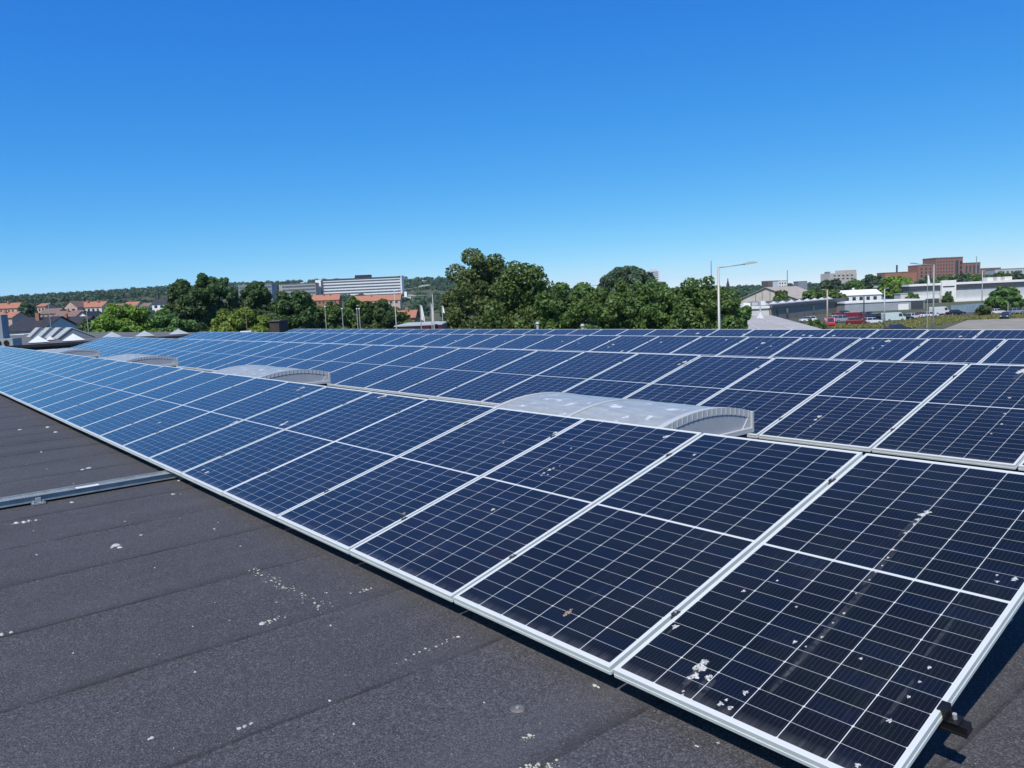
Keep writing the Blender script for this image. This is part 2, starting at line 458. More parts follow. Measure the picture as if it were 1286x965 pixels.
# stepped profile on the visible low edge and the two sides
FR.box(0.0005, W_-0.0005, -0.0025, 0, -0.035, -0.020)
FR.box(W_, W_+0.0025, 0.0005, L_-0.0005, -0.035, -0.020)
FR.box(-0.0025, 0, 0.0005, L_-0.0005, -0.035, -0.020)
frame_me = FR.mesh('frame', M_ALU)
bmx = bmesh.new(); bmx.from_mesh(frame_me)
bmesh.ops.bevel(bmx, geom=[e for e in bmx.edges], offset=0.0012, segments=1, affect='EDGES', profile=0.5)
bmx.to_mesh(frame_me); bmx.free()
def glass_mesh(splats=()):
    mb = MB()
    z = -0.0012
    mb.add([(lip, lip, z), (W_-lip, lip, z), (W_-lip, L_-lip, z), (lip, L_-lip, z)], [(0,1,2,3)], 0)
    mb.add([(lip, lip, z-0.006), (W_-lip, lip, z-0.006), (W_-lip, L_-lip, z-0.006), (lip, L_-lip, z-0.006)], [(3,2,1,0)], 1)
    nuv = 8
    rnd = random.Random(len(splats)*13+5)
    for (x, y, r, m, h) in splats:                      # dried droppings: low lumpy splats and thin smears on the glass
        n = 22
        p1, p2, p3 = rnd.random()*6, rnd.random()*6, rnd.random()*6
        if m == 4:
            rr = [r]*n; sx_, sy_ = 1.0, h
        else:
            rr = [r*(0.85+0.25*math.sin(3*i*6.2832/n+p1)+0.2*math.sin(5*i*6.2832/n+p2)+0.18*math.sin(8*i*6.2832/n+p3)) for i in range(n)]; sx_, sy_ = 1.0, 1.25
        hh = 0.0004 if m == 4 else h
        ring = [(x+q*sx_*math.cos(2*math.pi*i/n), y+q*sy_*math.sin(2*math.pi*i/n), z+0.0005) for i, q in enumerate(rr)]
        ring2 = [(x+q*0.6*sx_*math.cos(2*math.pi*i/n), y+q*0.6*sy_*math.sin(2*math.pi*i/n), z+0.0005+hh*rnd.uniform(0.5,1)) for i, q in enumerate(rr)]
        mb.add(ring+ring2+[(x, y, z+0.0005+hh*0.9)], [(i,(i+1)%n,n+(i+1)%n,n+i) for i in range(n)]+[(n+i,n+(i+1)%n,2*n) for i in range(n)], m)
    me = mb.mesh('glass', [M_CELL, M_BACK, M_DROP, M_DROPB, M_SMEAR])
    l = me.uv_layers.new(name='UVMap')
    for k, q in enumerate([(0,0),(1,0),(1,1),(0,1),(0,1),(1,1),(1,0),(0,0)]): l.data[k].uv = q
    return me
glass_me = glass_mesh()
CL = MB()
CL.box(-0.024, 0.004, -0.017, 0.017, -0.004, 0.003)
CL.box(-0.018, -0.002, -0.026, 0.026, -0.045, -0.0045)
clamp_me = CL.mesh('clamp', mat('dark_anodised_clamp', (0.045,0.045,0.046), 0.5, 0.2, 0.2, 20))
bolt_me = MB().tube((-0.010,0,0.0047), (-0.010,0,0.009), 0.006, n=8).mesh('bolt', M_BOLT)
# droppings, placed on the slope of a row by (row, x along row, distance up the slope, radius, material, height)
def hit(u, v, r):
    M = row_matrix(r); P0 = M.translation; nn = M.to_3x3() @ Vector((0,0,1))
    d = ray(u, v); P = CAM + d*((P0-CAM).dot(nn)/d.dot(nn))
    q = M.inverted() @ P
    return q.x, q.y
drops = {}
def drop(u, v, r, rad, m=2, h=0.004):
    x, y = hit(u, v, r)
    k = math.floor(x/PITCHX)          # panel spans k*PITCHX .. +W_
    drops.setdefault((r, k), []).append((x-k*PITCHX-0.01, y, rad, m, h))
    if rad > 0.0105 and m == 2 and r < 2: drops[(r, k)].append((x-k*PITCHX-0.01, max(0.06, y-rad*2.6), rad*0.5, 4, 4.2))
for q in [(880,838,0.024,2,.012),(873,849,0.016,2,.006),(890,851,0.014,2,.006),(884,832,0.015,2,.008),(866,851,.009,2,.003),(905,884,.010,2,.004),(917,889,.009,2,.003),(936,870,.010,2,.003),(912,879,.006,2,.002),
          (848,787,.013,2,.003),(857,873,.006,2,.002),(858,868,.005,2,.002),(713,770,.015,3,.006),(709,773,.008,3,.003),(717,766,.007,3,.003),(934,742,.008,2,.003),(976,729,.005,2,.002),(1000,762,.005,2,.002),(998,806,.008,2,.003),(1081,827,.006,2,.002),
          (1167,838,.007,2,.003),(1141,875,.006,2,.002),(1117,905,.008,2,.003),(1155,856,.005,2,.002),(1077,961,.008,2,.003),(1275,726,.009,2,.003),(1273,728,.007,2,.002),(1252,730,.007,2,.002),(1252,722,.005,2,.002),
          (1164,643,.016,2,.003),(1158,646,.014,2,.003),(1152,652,.009,2,.002),(1148,658,.007,2,.002),(1137,669,.006,2,.002),(1132,677,.005,2,.002),(1122,690,.005,2,.002),(1115,700,.005,2,.002),(1108,710,.004,2,.002),
          (1100,718,.005,2,.002),(1092,728,.004,2,.002),(1075,745,.004,2,.002),(1060,770,.005,2,.002),(1046,782,.004,2,.002),(1032,800,.005,2,.002),(1012,812,.004,2,.002),
          (838,548,.016,2,.004),(834,549,.010,2,.003),(872,571,.011,2,.003),(697,543,.016,2,.004),(619,640,.012,2,.006),(632,556,.007,2,.002),(507,645,.012,3,.006),(717,563,.007,2,.002),
          (690,590,.012,2,.002),(683,594,.009,2,.002),(695,588,.008,2,.002),(680,597,.006,2,.002),(703,585,.005,2,.002),(688,596,.006,2,.002),
          (355,533,.030,2,.004),(360,530,.018,2,.003),(348,538,.012,2,.003),(296,530,.025,2,.003),(290,533,.016,2,.003),(380,487,.028,2,.004),(374,490,.016,2,.003),(483,497,.03,2,.003),(476,499,.02,2,.003),(260,593,.018,2,.003),(255,590,.012,2,.003),(200,531,.02,2,.003)]:
    drop(q[0], q[1], 0, *q[2:])
for q in [(1029,523,.022,2,.003),(1024,527,.014,2,.003),(1018,535,.010,2,.003),(1284,467,.05,2,.006),(1268,500,.012,2,.003),(1262,520,.010,2,.003),(1258,533,.010,2,.003),(1245,545,.008,2,.003),(860,455,.03,2,.003),(853,458,.02,2,.003),(868,453,.02,2,.003)]:
    drop(q[0], q[1], 1, *q[2:])
for q in [(958,431,.06,2,.006),(950,437,.03,2,.004),(944,441,.02,2,.003),(1115,428,.07,2,.006),(1108,434,.03,2,.004),(1096,437,.03,2,.004),(968,435,.03,2,.003),(770,433,.05,2,.004),(764,436,.04,2,.004),(781,441,.05,2,.004),(765,428,.04,2,.003),(706,429,.035,2,.003),(572,428,.05,2,.003),(568,431,.04,2,.003),(830,430,.04,2,.003),(912,427,.04,2,.003),(634,429,.03,2,.003),(727,431,.03,2,.003)]:
    drop(q[0], q[1], 2, q[2]*.62, *q[3:])
for q in [(876,419,.08,2,.006),(1018,422,.08,2,.006),(1009,421,.06,2,.005),(1047,422,.06,2,.005),(1206,422.5,.06,2,.006),(968,421,.05,2,.004),(934,420,.05,2,.004),(640,418,.05,2,.003),(674,418.5,.05,2,.003)]:
    drop(q[0], q[1], 3, q[2]*.6, *q[3:])
for u, v, rad, ln in [(1140,662,.010,9),(1105,712,.012,14),(1060,768,.014,16),(1015,818,.012,14),(985,850,.010,12),(1180,800,.008,18),(1128,880,.008,16),(884,868,.012,6)]:
    drop(u, v, 0, rad, 4, ln)
ORD = ['', 'second ', 'third ', 'fourth ', 'fifth ', 'sixth ', 'seventh ', 'eighth ', 'ninth ', 'tenth ', 'eleventh ', 'twelfth ', 'thirteenth ', 'fourteenth ', 'fifteenth ', 'sixteenth ', 'seventeenth ', 'eighteenth ', 'nineteenth ', 'twentieth ']
def ordinal(i):
    if i < 20: return ORD[i].strip()
    t = {2:'twenty', 3:'thirty'}[(i+1)//10]; u = (i+1) % 10
    if u == 0: return {2:'twentieth', 3:'thirtieth'}[(i+1)//10]
    return t+'-'+['','first','second','third','fourth','fifth','sixth','seventh','eighth','ninth'][u]
RNAME = ['front row', 'second row from the camera', 'third row from the camera', 'rearmost row']
RGRP = ['solar panels of the front row', 'solar panels of the second row', 'solar panels of the third row', 'solar panels of the rearmost row']
RIGHT = [0, 1, 1, 3]                     # index of the rightmost panel of each row
LEFT = [-34, -33, -33, -31]
SPECIAL = {(0, 0): 'nearest solar panel at the right end of the front row, with a big white dropping',
           (0, -1): 'dark solar panel beside the nearest one, a brown dropping near its low edge'}
rnd = random.Random(11)
for r in range(4):
    M = row_matrix(r)
    for k in range(RIGHT[r], LEFT[r]-1, -1):
        i = RIGHT[r]-k
        nm = ordinal(i)
        lab = SPECIAL.get((r, k)) or (f'rightmost dark blue solar panel of the {RNAME[r]}' if i == 0 else f'dark blue solar panel, {nm} from the right end of the {RNAME[r]}')
        t = thing('solar_panel', lab, 'solar panel', group=RGRP[r])
        jit = Matrix.Rotation(rnd.gauss(0, 0.0011), 4, 'X') @ Matrix.Rotation(rnd.gauss(0, 0.0011), 4, 'Y')
        t.matrix_world = M @ Matrix.Translation((k*PITCHX+0.010, 0, rnd.gauss(0, 0.0006))) @ jit
        obj('frame', frame_me, t)
        dl = drops.get((r, k))
        g = obj('glass', glass_mesh(dl) if dl else glass_me, t)
        if (r, k) == (0, 0): g['label'] = 'dark cell glass spotted with white bird droppings'
        for s in (0.41, 1.735):
            if k > LEFT[r]:
                c = obj('clamp', clamp_me, t); c.location = (0, s, 0)
                b = obj('bolt', bolt_me, c)
# rails under the panels; at the right end of the front row one shows with its end clamp
for r in range(4):
    M = row_matrix(r)
    xr = (RIGHT[r]+1)*PITCHX
    xl = LEFT[r]*PITCHX
    for s, wh in ((0.41, 'lower'), (1.735, 'upper')):
        t = thing('mounting_rail', f'black {wh} mounting rail under the panels of the {RNAME[r]}', 'rail', group='mounting rails')
        t.matrix_world = M @ Matrix.Translation((0, s, 0))
        mb = MB()
        mb.box(xl-0.05, xr+0.062, -0.018, 0.018, -0.070, -0.038)
        mb.box(xl-0.05, xr+0.0618, -0.024, -0.0182, -0.070, -0.064)
        mb.box(xl-0.05, xr+0.0618, 0.0182, 0.024, -0.070, -0.064)
        mb.build('rail_beam', M_BLACK, t)
        if r == 0:
            e = MB(); e.box(xr-0.022, xr+0.006, -0.022, 0.022, 0.001, 0.006); e.box(xr-0.006, xr+0.006, -0.022, 0.022, -0.036, 0.001); e.box(xr+0.006, xr+0.040, -0.022, 0.022, -0.0375, -0.030)
            ec = e.build('end_clamp', M_BLACK, t, bevel=0.002)
            MB().tube((xr+0.022,0,-0.0298),(xr+0.022,0,-0.012),0.007,n=8).build('bolt', M_BOLT, ec)
        iv = M.inverted()
        for q in range(int((xr-xl)/2.12)+1):
            x = xr-0.35-q*2.12
            if x < xl: break
            top = M @ Vector((x, s, -0.0705))
            b = MB().box(-0.02, 0.02, -0.03, 0.03, 0, max(0.01, top.z-ZR-0.004)); b.box(-0.09, 0.09, -0.10, 0.10, 0, 0.008) if top.z-ZR > 0.05 else None
            p = b.build('support_post', M_STEEL, t)
            p.matrix_world = Matrix.Translation((top.x, top.y, ZR+0.003))
            p.matrix_parent_inverse = Matrix.Identity(4)
            p.matrix_local = (t.matrix_world.inverted()) @ Matrix.Translation((top.x, top.y, ZR+0.003))

# ------------------------------------------------------------------ barrel rooflights between the first two rows
def poly_material():
    m, n = new_mat('weathered_polycarbonate')
    tc = n.n('ShaderNodeTexCoord').outputs['Object']
    a = n.noise(n.mapping(tc, (3, 9, 3)), 1.6, 5, 0.65)
    b = n.noise(tc, 5.5, 4, 0.6)
    c = n.mix(n.ramp(a, 0.3, 0.7), (0.28,0.30,0.29), (0.42,0.44,0.42))
    c = n.mix(n.m('MULTIPLY', n.ramp(b, 0.60, 0.66), 0.9), c, (0.72,0.73,0.72))
    c = n.mix(n.m('MULTIPLY', n.ramp(n.noise(tc, 1.2, 3), 0.5, 0.75), 0.4), c, (0.30,0.30,0.25))
    n.l(c, n.b.inputs['Base Color'])
    n.b.inputs['Roughness'].default_value = 0.32
    n.b.inputs['Specular IOR Level'].default_value = 0.4
    return m
M_POLY = poly_material()
def skylight_parts(t):
    Lx, hw, zs, rise = 2.05, 0.60, 0.513, 0.085          # length, half width, springing above the roof, rise of the arch
    Rr = (hw*hw+rise*rise)/(2*rise)
    def arc(y, off=0.0): return zs+rise-Rr+math.sqrt(max(0, (Rr+off)**2-y*y))
    n = 18
    ys = [-hw+2*hw*i/n for i in range(n+1)]
    def strip(x0, x1, off, th, ylim=None, name='vault_sheet', m=M_POLY, smooth=True):
        mb = MB()
        yy = ys
        vs = [(x0, y, arc(y, off)) for y in yy]+[(x1, y, arc(y, off)) for y in yy]+[(x0, y, arc(y, off)-th) for y in yy]+[(x1, y, arc(y, off)-th) for y in yy]
        k = n+1
        fs = [(i+1, i, k+i, k+i+1) for i in range(n)]+[(2*k+i, 2*k+i+1, 3*k+i+1, 3*k+i) for i in range(n)]
        fs += [(i, i+1, 2*k+i+1, 2*k+i) for i in range(n)]+[(k+i+1, k+i, 3*k+i, 3*k+i+1) for i in range(n)]
        fs += [(0, 2*k, 3*k, k), (n, k+n, 3*k+n, 2*k+n)]
        mb.add(vs, fs)
        return mb.build(name, m, t)
    strip(-Lx+0.05, -Lx/2-0.024, 0, 0.02)
    strip(-Lx/2+0.024, -0.05, 0, 0.02)
    strip(-Lx/2-0.023, -Lx/2+0.023, 0.008, 0.02, name='arch_rib', m=M_LTGREY)
    for xe in (0.0, -Lx):
        s = 1 if xe == 0 else -1
        xa, xb = (xe-0.05, xe+0.012) if s > 0 else (xe-0.012, xe+0.05)
        rb = strip(xa, xb, 0.008, 0.062, name='arch_rim', m=M_LTGREY)
        mb = MB()                                        # clips along the rim
        for i in range(19):
            y = -hw*0.95+2*hw*0.95*i/18
            z = arc(y, 0.008)
            mb.box(xe+(0.0125 if s > 0 else -0.018), xe+(0.018 if s > 0 else -0.0125), y-0.0035, y+0.0035, z-0.056, z+0.001)
        mb.build('clip_strip', M_LTGREY, rb)
        ep = MB()                                        # recessed end plate below the arch
        poly = [(y, arc(y)-0.022) for y in ys]
        vs = [(xe+s*0.007, y, z) for y, z in poly]+[(xe+s*0.007, hw, zs-0.17), (xe+s*0.007, -hw, zs-0.17)]
        ep.add(vs, [tuple(range(len(vs)-1,-1,-1)) if s > 0 else tuple(range(len(vs)))])
        ep.build('end_plate', mat('slate_grey_plate',(0.40,0.42,0.44),0.55,0.0,0.08,3), t)
        for sy in (1, -1):                               # corner cheeks
            cb = MB(); cb.extr([(0,0),(0.13,0),(0.0,0.15)] , -0.014, 0.014, M=Matrix.Translation((xe, sy*(hw-0.01), zs-0.165)) @ Matrix.Rotation(math.pi/2 if sy < 0 else -math.pi/2, 4, 'Z'))
            cb.build('corner_cheek', M_LTGREY, t)
    rm = MB()                                            # rim frame
    rm.box(-Lx-0.03, 0.03, -hw-0.03, -hw-0.001, zs-0.18, zs+0.002); rm.box(-Lx-0.03, 0.03, hw+0.001, hw+0.03, zs-0.18, zs+0.002)
    rm.box(0.001, 0.03, -hw-0.001, hw+0.001, zs-0.18, zs-0.135); rm.box(-Lx-0.03, -Lx-0.001, -hw-0.001, hw+0.001, zs-0.18, zs-0.135)
    rm.build('rim_frame', M_LTGREY, t, bevel=0.004)
    cu = MB(); cu.box(-Lx+0.01, -0.01, -hw+0.02, hw-0.02, 0.0, zs-0.181)
    cu.build('curb', M_SLATE, t)
SKL = ['nearest grey barrel rooflight, behind the front row of panels, spotted white', 'second grey barrel rooflight from the right, behind the front panel row', 'third barrel rooflight from the right between the front panel rows', 'farthest barrel rooflight at the left between the front panel rows']
for i, x in enumerate((-1.80, -9.65, -17.6, -25.6)):
    t = thing('barrel_skylight', SKL[i], 'skylight', (x, 3.06, ZR), 0, 'barrel rooflights between the panel rows')
    skylight_parts(t)

# ------------------------------------------------------------------ cable tray on the roof
t = thing('cable_tray', 'blue grey steel cable tray lying across the roof felt at left', 'cable tray', (-5.72, -3.2, ZR))
y0, y1 = -1.2, 3.42
b = MB()
b.box(-0.075, 0.075, y0, y1, 0.020, 0.022)
b.box(-0.077, -0.0752, y0, y1, 0.018, 0.072); b.box(0.0752, 0.077, y0, y1, 0.018, 0.072)
b.box(-0.090, -0.0772, y0, y1, 0.070, 0.073); b.box(0.0772, 0.090, y0, y1, 0.070, 0.073)
b.build('tray_channel', M_STEEL, t)
cv = MB()
q = y0
while q < y1-0.03:                                       # rungs of the lid
    cv.box(-0.0745, 0.0745, q, q+0.023, 0.058, 0.061); q += 0.028
cv.box(-0.04, -0.02, y0, y1, 0.0612, 0.0625); cv.box(0.02, 0.04, y0, y1, 0.0612, 0.0625)
cv.build('tray_lid', M_STEEL, t)
for k, (cx_, r) in enumerate(((-0.045,0.008),(-0.02,0.010),(0.01,0.008),(0.04,0.009))):
    cb = MB(); seg = 24; rn = random.Random(k)
    pts = [(cx_+rn.uniform(-.008,.008), y0+(y1-y0)*j/seg, 0.033+rn.uniform(0,.006)) for j in range(seg+1)]
    for a, c in zip(pts, pts[1:]): cb.tube(a, c, r, n=6, cap=False)
    cb.build('cable', M_CABLE, t, smooth=True)
lb = MB().box(0.018, 0.088, 2.42, 2.60, 0.0735, 0.0755).build('label_plate', M_WHITE, t)
MB().box(0.040, 0.050, 2.44, 2.58, 0.0756, 0.0760).build('label_line', M_GREY, lb)
for yb in (2.12, 3.33, -0.6):
    bb = MB(); bb.box(-0.12, 0.135, yb-0.05, yb+0.05, 0.003, 0.017); bb.box(0.0775, 0.115, yb-0.02, yb+0.02, 0.0172, 0.055)
    for dx in (0.095, 0.12): bb.tube((dx, yb-.035, 0.0172), (dx, yb-.035, 0.035), 0.008); bb.tube((dx, yb+.035, 0.0172), (dx, yb+.035, 0.035), 0.008)
    bb.build('support_bracket', M_STEEL, t)

# ------------------------------------------------------------------ litter, lichen, fixing plate
rnd = random.Random(21)
def pebble(mb, x, y, r, flat=0.4, m=0, z=None):
    n = 7
    z0 = ZR-0.001 if z is None else z
    rr = [r*rnd.uniform(0.6, 1.3) for _ in range(n)]; a0 = rnd.random()*6; e = rnd.uniform(0.5, 1.0)
    f = lambda i, q, z: (x+q*math.cos(a0+2*math.pi*i/n), y+q*e*math.sin(a0+2*math.pi*i/n), z)
    vs = [f(i, q, z0) for i, q in enumerate(rr)]+[f(i, q*0.65, z0+r*flat*rnd.uniform(.7,1.2)) for i, q in enumerate(rr)]+[(x, y, z0+r*flat*1.15)]
    mb.add(vs, [(i,(i+1)%n,n+(i+1)%n,n+i) for i in range(n)]+[(n+i,n+(i+1)%n,2*n) for i in range(n)], m)
M_CHIP = mat('pale_grit', (0.46,0.45,0.42), 0.9, var=0.3, scale=30)
M_LICH = mat('lichen', (0.42,0.43,0.33), 0.95, var=0.3, scale=40)
mb = MB()
for _ in range(260):
    pebble(mb, rnd.uniform(-22, 1.6), rnd.uniform(-3.2, 0.0), rnd.choice([.003,.003,.004,.005,.006,.008]), .5)
for u, v, r in [(145,685,.03),(150,688,.02),(141,688,.018),(112,588,.04),(104,590,.025),(190,927,.012),(187,928,.008),(308,912,.013),(300,915,.01),(315,909,.01),(245,844,.010),(347,757,.012),(270,757,.008),(46,697,.012),(168,644,.012),(269,664,.014),(30,656,.03),(20,657,.025),(36,654,.02),(90,631,.022),(42,667,.012),(302,686,.012),(275,772,.008),(747,861,.012),(751,863,.010),(902,933,.006),(875,937,.008),(460,741,.014),(452,744,.010),(466,739,.01),(575,800,.012),(520,822,.010),(527,819,.01),(410,745,.012),(330,783,.02),(338,780,.015),(345,778,.012),(242,787,.01),(2,797,.02),(14,794,.015),(60,537,.05),(25,540,.04),(70,543,.04),(52,568,.03),(225,604,.03),(92,820,.008),(217,621,.02),(157,655,.01),(177,672,.012)]:
    P = on_z(u, v, ZR); pebble(mb, P.x, P.y, r, .25)
tag(mb.build('roof_grit', M_CHIP), 'pale grit, chips and small droppings scattered over the roof felt', 'grit', kind='stuff')
mb = MB()
for u0, v0, u1, v1, n, s in [(338,728,408,764,210,.020),(316,712,340,728,26,.02),(326,785,352,777,26,.014),(440,745,470,738,16,.014),(657,963,700,961,40,.012),(655,930,675,922,16,.010),(500,832,580,799,40,.012),(15,658,55,652,26,.012)]:
    A, B = on_z(u0, v0, ZR), on_z(u1, v1, ZR)
    for _ in range(n):
        f = rnd.random(); p = A.lerp(B, f)
        pebble(mb, p.x+rnd.gauss(0, s), p.y+rnd.gauss(0, s*1.2), rnd.choice([.002,.003,.003,.004,.005,.007,.009]), .35)
tag(mb.build('lichen', M_LICH), 'pale green crusty lichen growing along the end laps of the felt', 'lichen', kind='stuff')
P = on_z(650, 891, ZR)
t = thing('fixing_plate', 'small round metal fixing plate let into the roof felt', 'fixing', (P.x, P.y, ZR))
MB().tube((0,0,0.0005),(0,0,0.006),0.030,0.022,n=16).build('washer', mat('dusty_zinc',(0.13,0.12,0.115),0.85,0.0,0.3,60), t)
MB().tube((0,0,0.006),(0,0,0.010),0.008,0.007,n=8).build('screw_head', M_STEEL, t)

# ------------------------------------------------------------------ terrain, roads
def terrain_material():
    m, n = new_mat('meadow_ground')
    tc = n.n('ShaderNodeTexCoord').outputs['Object']
    a = n.noise(tc, 0.02, 5, 0.6); b = n.noise(tc, 0.5, 4, 0.7)
    c = n.mix(n.ramp(a, 0.35, 0.65), (0.055,0.075,0.030), (0.11,0.11,0.055))
    c = n.mix(n.m('MULTIPLY', b, 0.5), c, (0.05,0.06,0.03))
    n.l(c, n.b.inputs['Base Color']); n.b.inputs['Roughness'].default_value = 0.95
    return m
mb = MB()
rings = [0, 15, 30, 60, 90, 120, 150, 190, 230, 280, 340, 420, 520, 640, 780, 940, 1100, 1260, 1420, 1560, 2000, 2600, 3300]
na = 120
for d in rings:
    for i in range(na):
        a = 2*math.pi*i/na
        x, y = CAM.x+d*math.sin(a), CAM.y+d*math.cos(a)
        z = ground_z(x, y) if d < 1600 else ground_z(CAM.x+1550*math.sin(a), CAM.y+1550*math.cos(a))*max(0, 1-(d-1560)/1800)+ZG*min(1, (d-1560)/1800)-2
        mb.v.append((x, y, z if d > 1 else ZG))
for j in range(len(rings)-1):
    for i in range(na):
        k = (i+1) % na
        mb.f.append((j*na+i, j*na+k, (j+1)*na+k, (j+1)*na+i)); mb.m.append(0)
# normals upward
o = mb.build('ground', terrain_material()); tag(o, 'grassy ground rising to a wooded hill at left', 'ground', kind='structure')
bmx = bmesh.new(); bmx.from_mesh(o.data); bmesh.ops.remove_doubles(bmx, verts=bmx.verts, dist=0.001); bmesh.ops.recalc_face_normals(bmx, faces=bmx.faces)
if sum(f.normal.z for f in bmx.faces) < 0: bmesh.ops.reverse_faces(bmx, faces=bmx.faces)
bmx.to_mesh(o.data); bmx.free()
M_ASPH = mat('asphalt', (0.075,0.074,0.072), 0.9, var=0.15, scale=0.3)
M_GRAVEL = mat('pale_gravel', (0.27,0.25,0.20), 0.95, var=0.18, scale=0.25)
def sheet(name, pts, m, z, label, cat, n=0):
    mb = MB().add([(p[0], p[1], z) for p in pts], [tuple(range(len(pts)))])
    o = mb.build(name, m)
    if mb and o.data.polygons[0].normal.z < 0: o.data.flip_normals()
    return tag(o, label, cat, kind='structure')
g = lambda u, v, z=ZG: on_z(u, v, z)
sheet('car_park', [g(1000,404.5), g(1000,396), g(1120,389), g(1290,379), g(1420,372), g(1420,392), g(1250,397), g(1130,402), g(1060,407)], M_ASPH, ZG+0.05, 'asphalt car park of the trading estate', 'car park')
sheet('road', [g(1180,416), g(1215,402.5), g(1300,399.5), g(1500,392), g(1700,420), g(1500,440), g(1180,425)], M_GRAVEL, ZG+0.054, 'pale dusty road beyond the roof at right', 'road')
# dry grass verge: real blades in tufts
def verge():
    mb = MB(); rn = random.Random(5)
    quads = [(g(1085,412.5), g(1085,404.5), g(1125,401.5), g(1150,412.5)), (g(1125,412), g(1125,401.5), g(1200,396), g(1185,408)), (g(1150,411), g(1195,398), g(1268,394.5), g(1220,402)), (g(1185,402.5), g(1200,398), g(1330,394.5), g(1330,399.5)), (g(1040,412.5), g(1045,408.5), g(1086,404.8), g(1090,412.5))]
    for q in quads:
        for _ in range(4200):
            a, b = rn.random(), rn.random()
            p = (q[0].lerp(q[1], a)).lerp(q[3].lerp(q[2], a), b)
            h = rn.uniform(0.12, 0.42); ww = rn.uniform(.05, .16)
            an = rn.random()*math.pi; dx, dy = math.cos(an)*ww, math.sin(an)*ww
            lx, ly = rn.gauss(0,.18), rn.gauss(0,.18)
            mb.add([(p.x-dx, p.y-dy, ZG), (p.x+dx, p.y+dy, ZG), (p.x+dx*.5+lx, p.y+dy*.5+ly, ZG+h), (p.x-dx*.6+lx, p.y-dy*.6+ly, ZG+h*.8)], [(0,1,2,3)])
    tag(mb.build('dry_grass', leaf_mat('dry_grass_blades', (0.13,0.15,0.035), (0.27,0.26,0.08), 0.2)), 'tall yellowing grass on the verge before the car park', 'grass', kind='stuff')
    mb = MB()
verge()

# ------------------------------------------------------------------ trees
def crown_mesh(name, rx, ry, h, leaf, nl, seed, m, lobes=34, top=0.0, gap=0.12, droop=0.0):
    """leaf-sized faces on the outside of many lobes; crown from z=0 to h"""
    rs = np.random.RandomState(seed)
    cs, rr = [], []
    lobes = int(lobes*2.6)
    while len(cs) < lobes:
        p = rs.uniform(-1, 1, 3)
        d = (np.abs(p)**2.6).sum()**(1/2.6)
        if d > 1 or d < 0.25: continue
        q = p*np.array([0.88, 0.88, 0.84])
        zz = (q[2]+1)/2
        wz = 1.0-top*max(0, zz-0.35)
        cs.append((q[0]*rx*wz, q[1]*ry*wz, h*0.5+q[2]*h*0.5)); rr.append(rs.uniform(0.12, 0.25)*min(rx, ry, h*0.6))
    cs.append((0, 0, h*0.5)); rr.append(min(rx, ry, h*.5)*0.72)
    cs, rr = np.array(cs), np.array(rr)
    n = int(nl*1.9)
    k = rs.choice(len(cs), n, p=rr**2/np.sum(rr**2))
    d = rs.normal(size=(n, 3)); d /= np.linalg.norm(d, axis=1)[:, None]
    P = cs[k]+d*(rr[k]*rs.uniform(0.78, 1.12, n))[:, None]*np.array([1, 1, 0.85])
    keep = np.ones(n, bool)
    for c, r in zip(cs, rr):
        keep &= np.linalg.norm(P-c, axis=1) > r*0.62
    keep &= P[:, 2] > -0.02*h
    P, d = P[keep][:nl], d[keep][:nl]
    ex = np.percentile(np.abs(P[:, 0]), 98.5); ey = np.percentile(np.abs(P[:, 1]), 98.5)
    zlo, zhi = np.percentile(P[:, 2], 0.5), np.percentile(P[:, 2], 99.7)
    P = np.stack([P[:, 0]*rx/ex, P[:, 1]*ry/ey, (P[:, 2]-zlo)/(zhi-zlo)*h], 1)
    n = len(P)
    nn = d*0.75+rs.normal(size=(n, 3))*0.55+np.array([0, 0, .25]); nn /= np.linalg.norm(nn, axis=1)[:, None]
    a = np.cross(nn, rs.normal(size=(n, 3))); a /= np.linalg.norm(a, axis=1)[:, None]
    b = np.cross(nn, a)
    s = leaf*rs.uniform(0.6, 1.35, n)[:, None]
    bend = nn*s*0.18
    V = np.stack([P-a*s, P-b*s*.62+bend, P+a*s, P+b*s*.62+bend], 1).reshape(-1, 3)
    me = bpy.data.meshes.new(name)
    me.vertices.add(4*n); me.loops.add(4*n); me.polygons.add(n)
    me.vertices.foreach_set('co', V.ravel())
    me.loops.foreach_set('vertex_index', np.arange(4*n, dtype=np.int32))
    me.polygons.foreach_set('loop_start', np.arange(0, 4*n, 4, dtype=np.int32))
    me.polygons.foreach_set('loop_total', np.full(n, 4, dtype=np.int32))
    me.materials.append(m)
    me.update(calc_edges=True)
    return me
def trunk_mesh(h, r, rx, seed, z_crown):
    rn = random.Random(seed); mb = MB()
    p = Vector((0, 0, 0)); segs = 5
    for i in range(segs):
        q = Vector((rn.gauss(0, .04)*r*4, rn.gauss(0, .04)*r*4, h*0.72*(i+1)/segs))
        mb.tube(p, q, r*(1-.15*i), r*(1-.15*(i+1)), n=8, cap=(i == 0)); p = q
    for i in range(7):
        z = z_crown*0.8+(h*0.7-z_crown*0.8)*i/7
        an = rn.random()*6.28; ln = rx*rn.uniform(.45, .8)
        a = Vector((0, 0, z)); c = Vector((math.cos(an)*ln*.5, math.sin(an)*ln*.5, z+ln*.35)); e = Vector((math.cos(an)*ln, math.sin(an)*ln, z+ln*.75))
        mb.tube(a, c, r*.4, r*.27, n=6, cap=False); mb.tube(c, e, r*.27, r*.08, n=6, cap=False)
    return mb.mesh('trunk', M_BARK, True)
TREEN = [0]
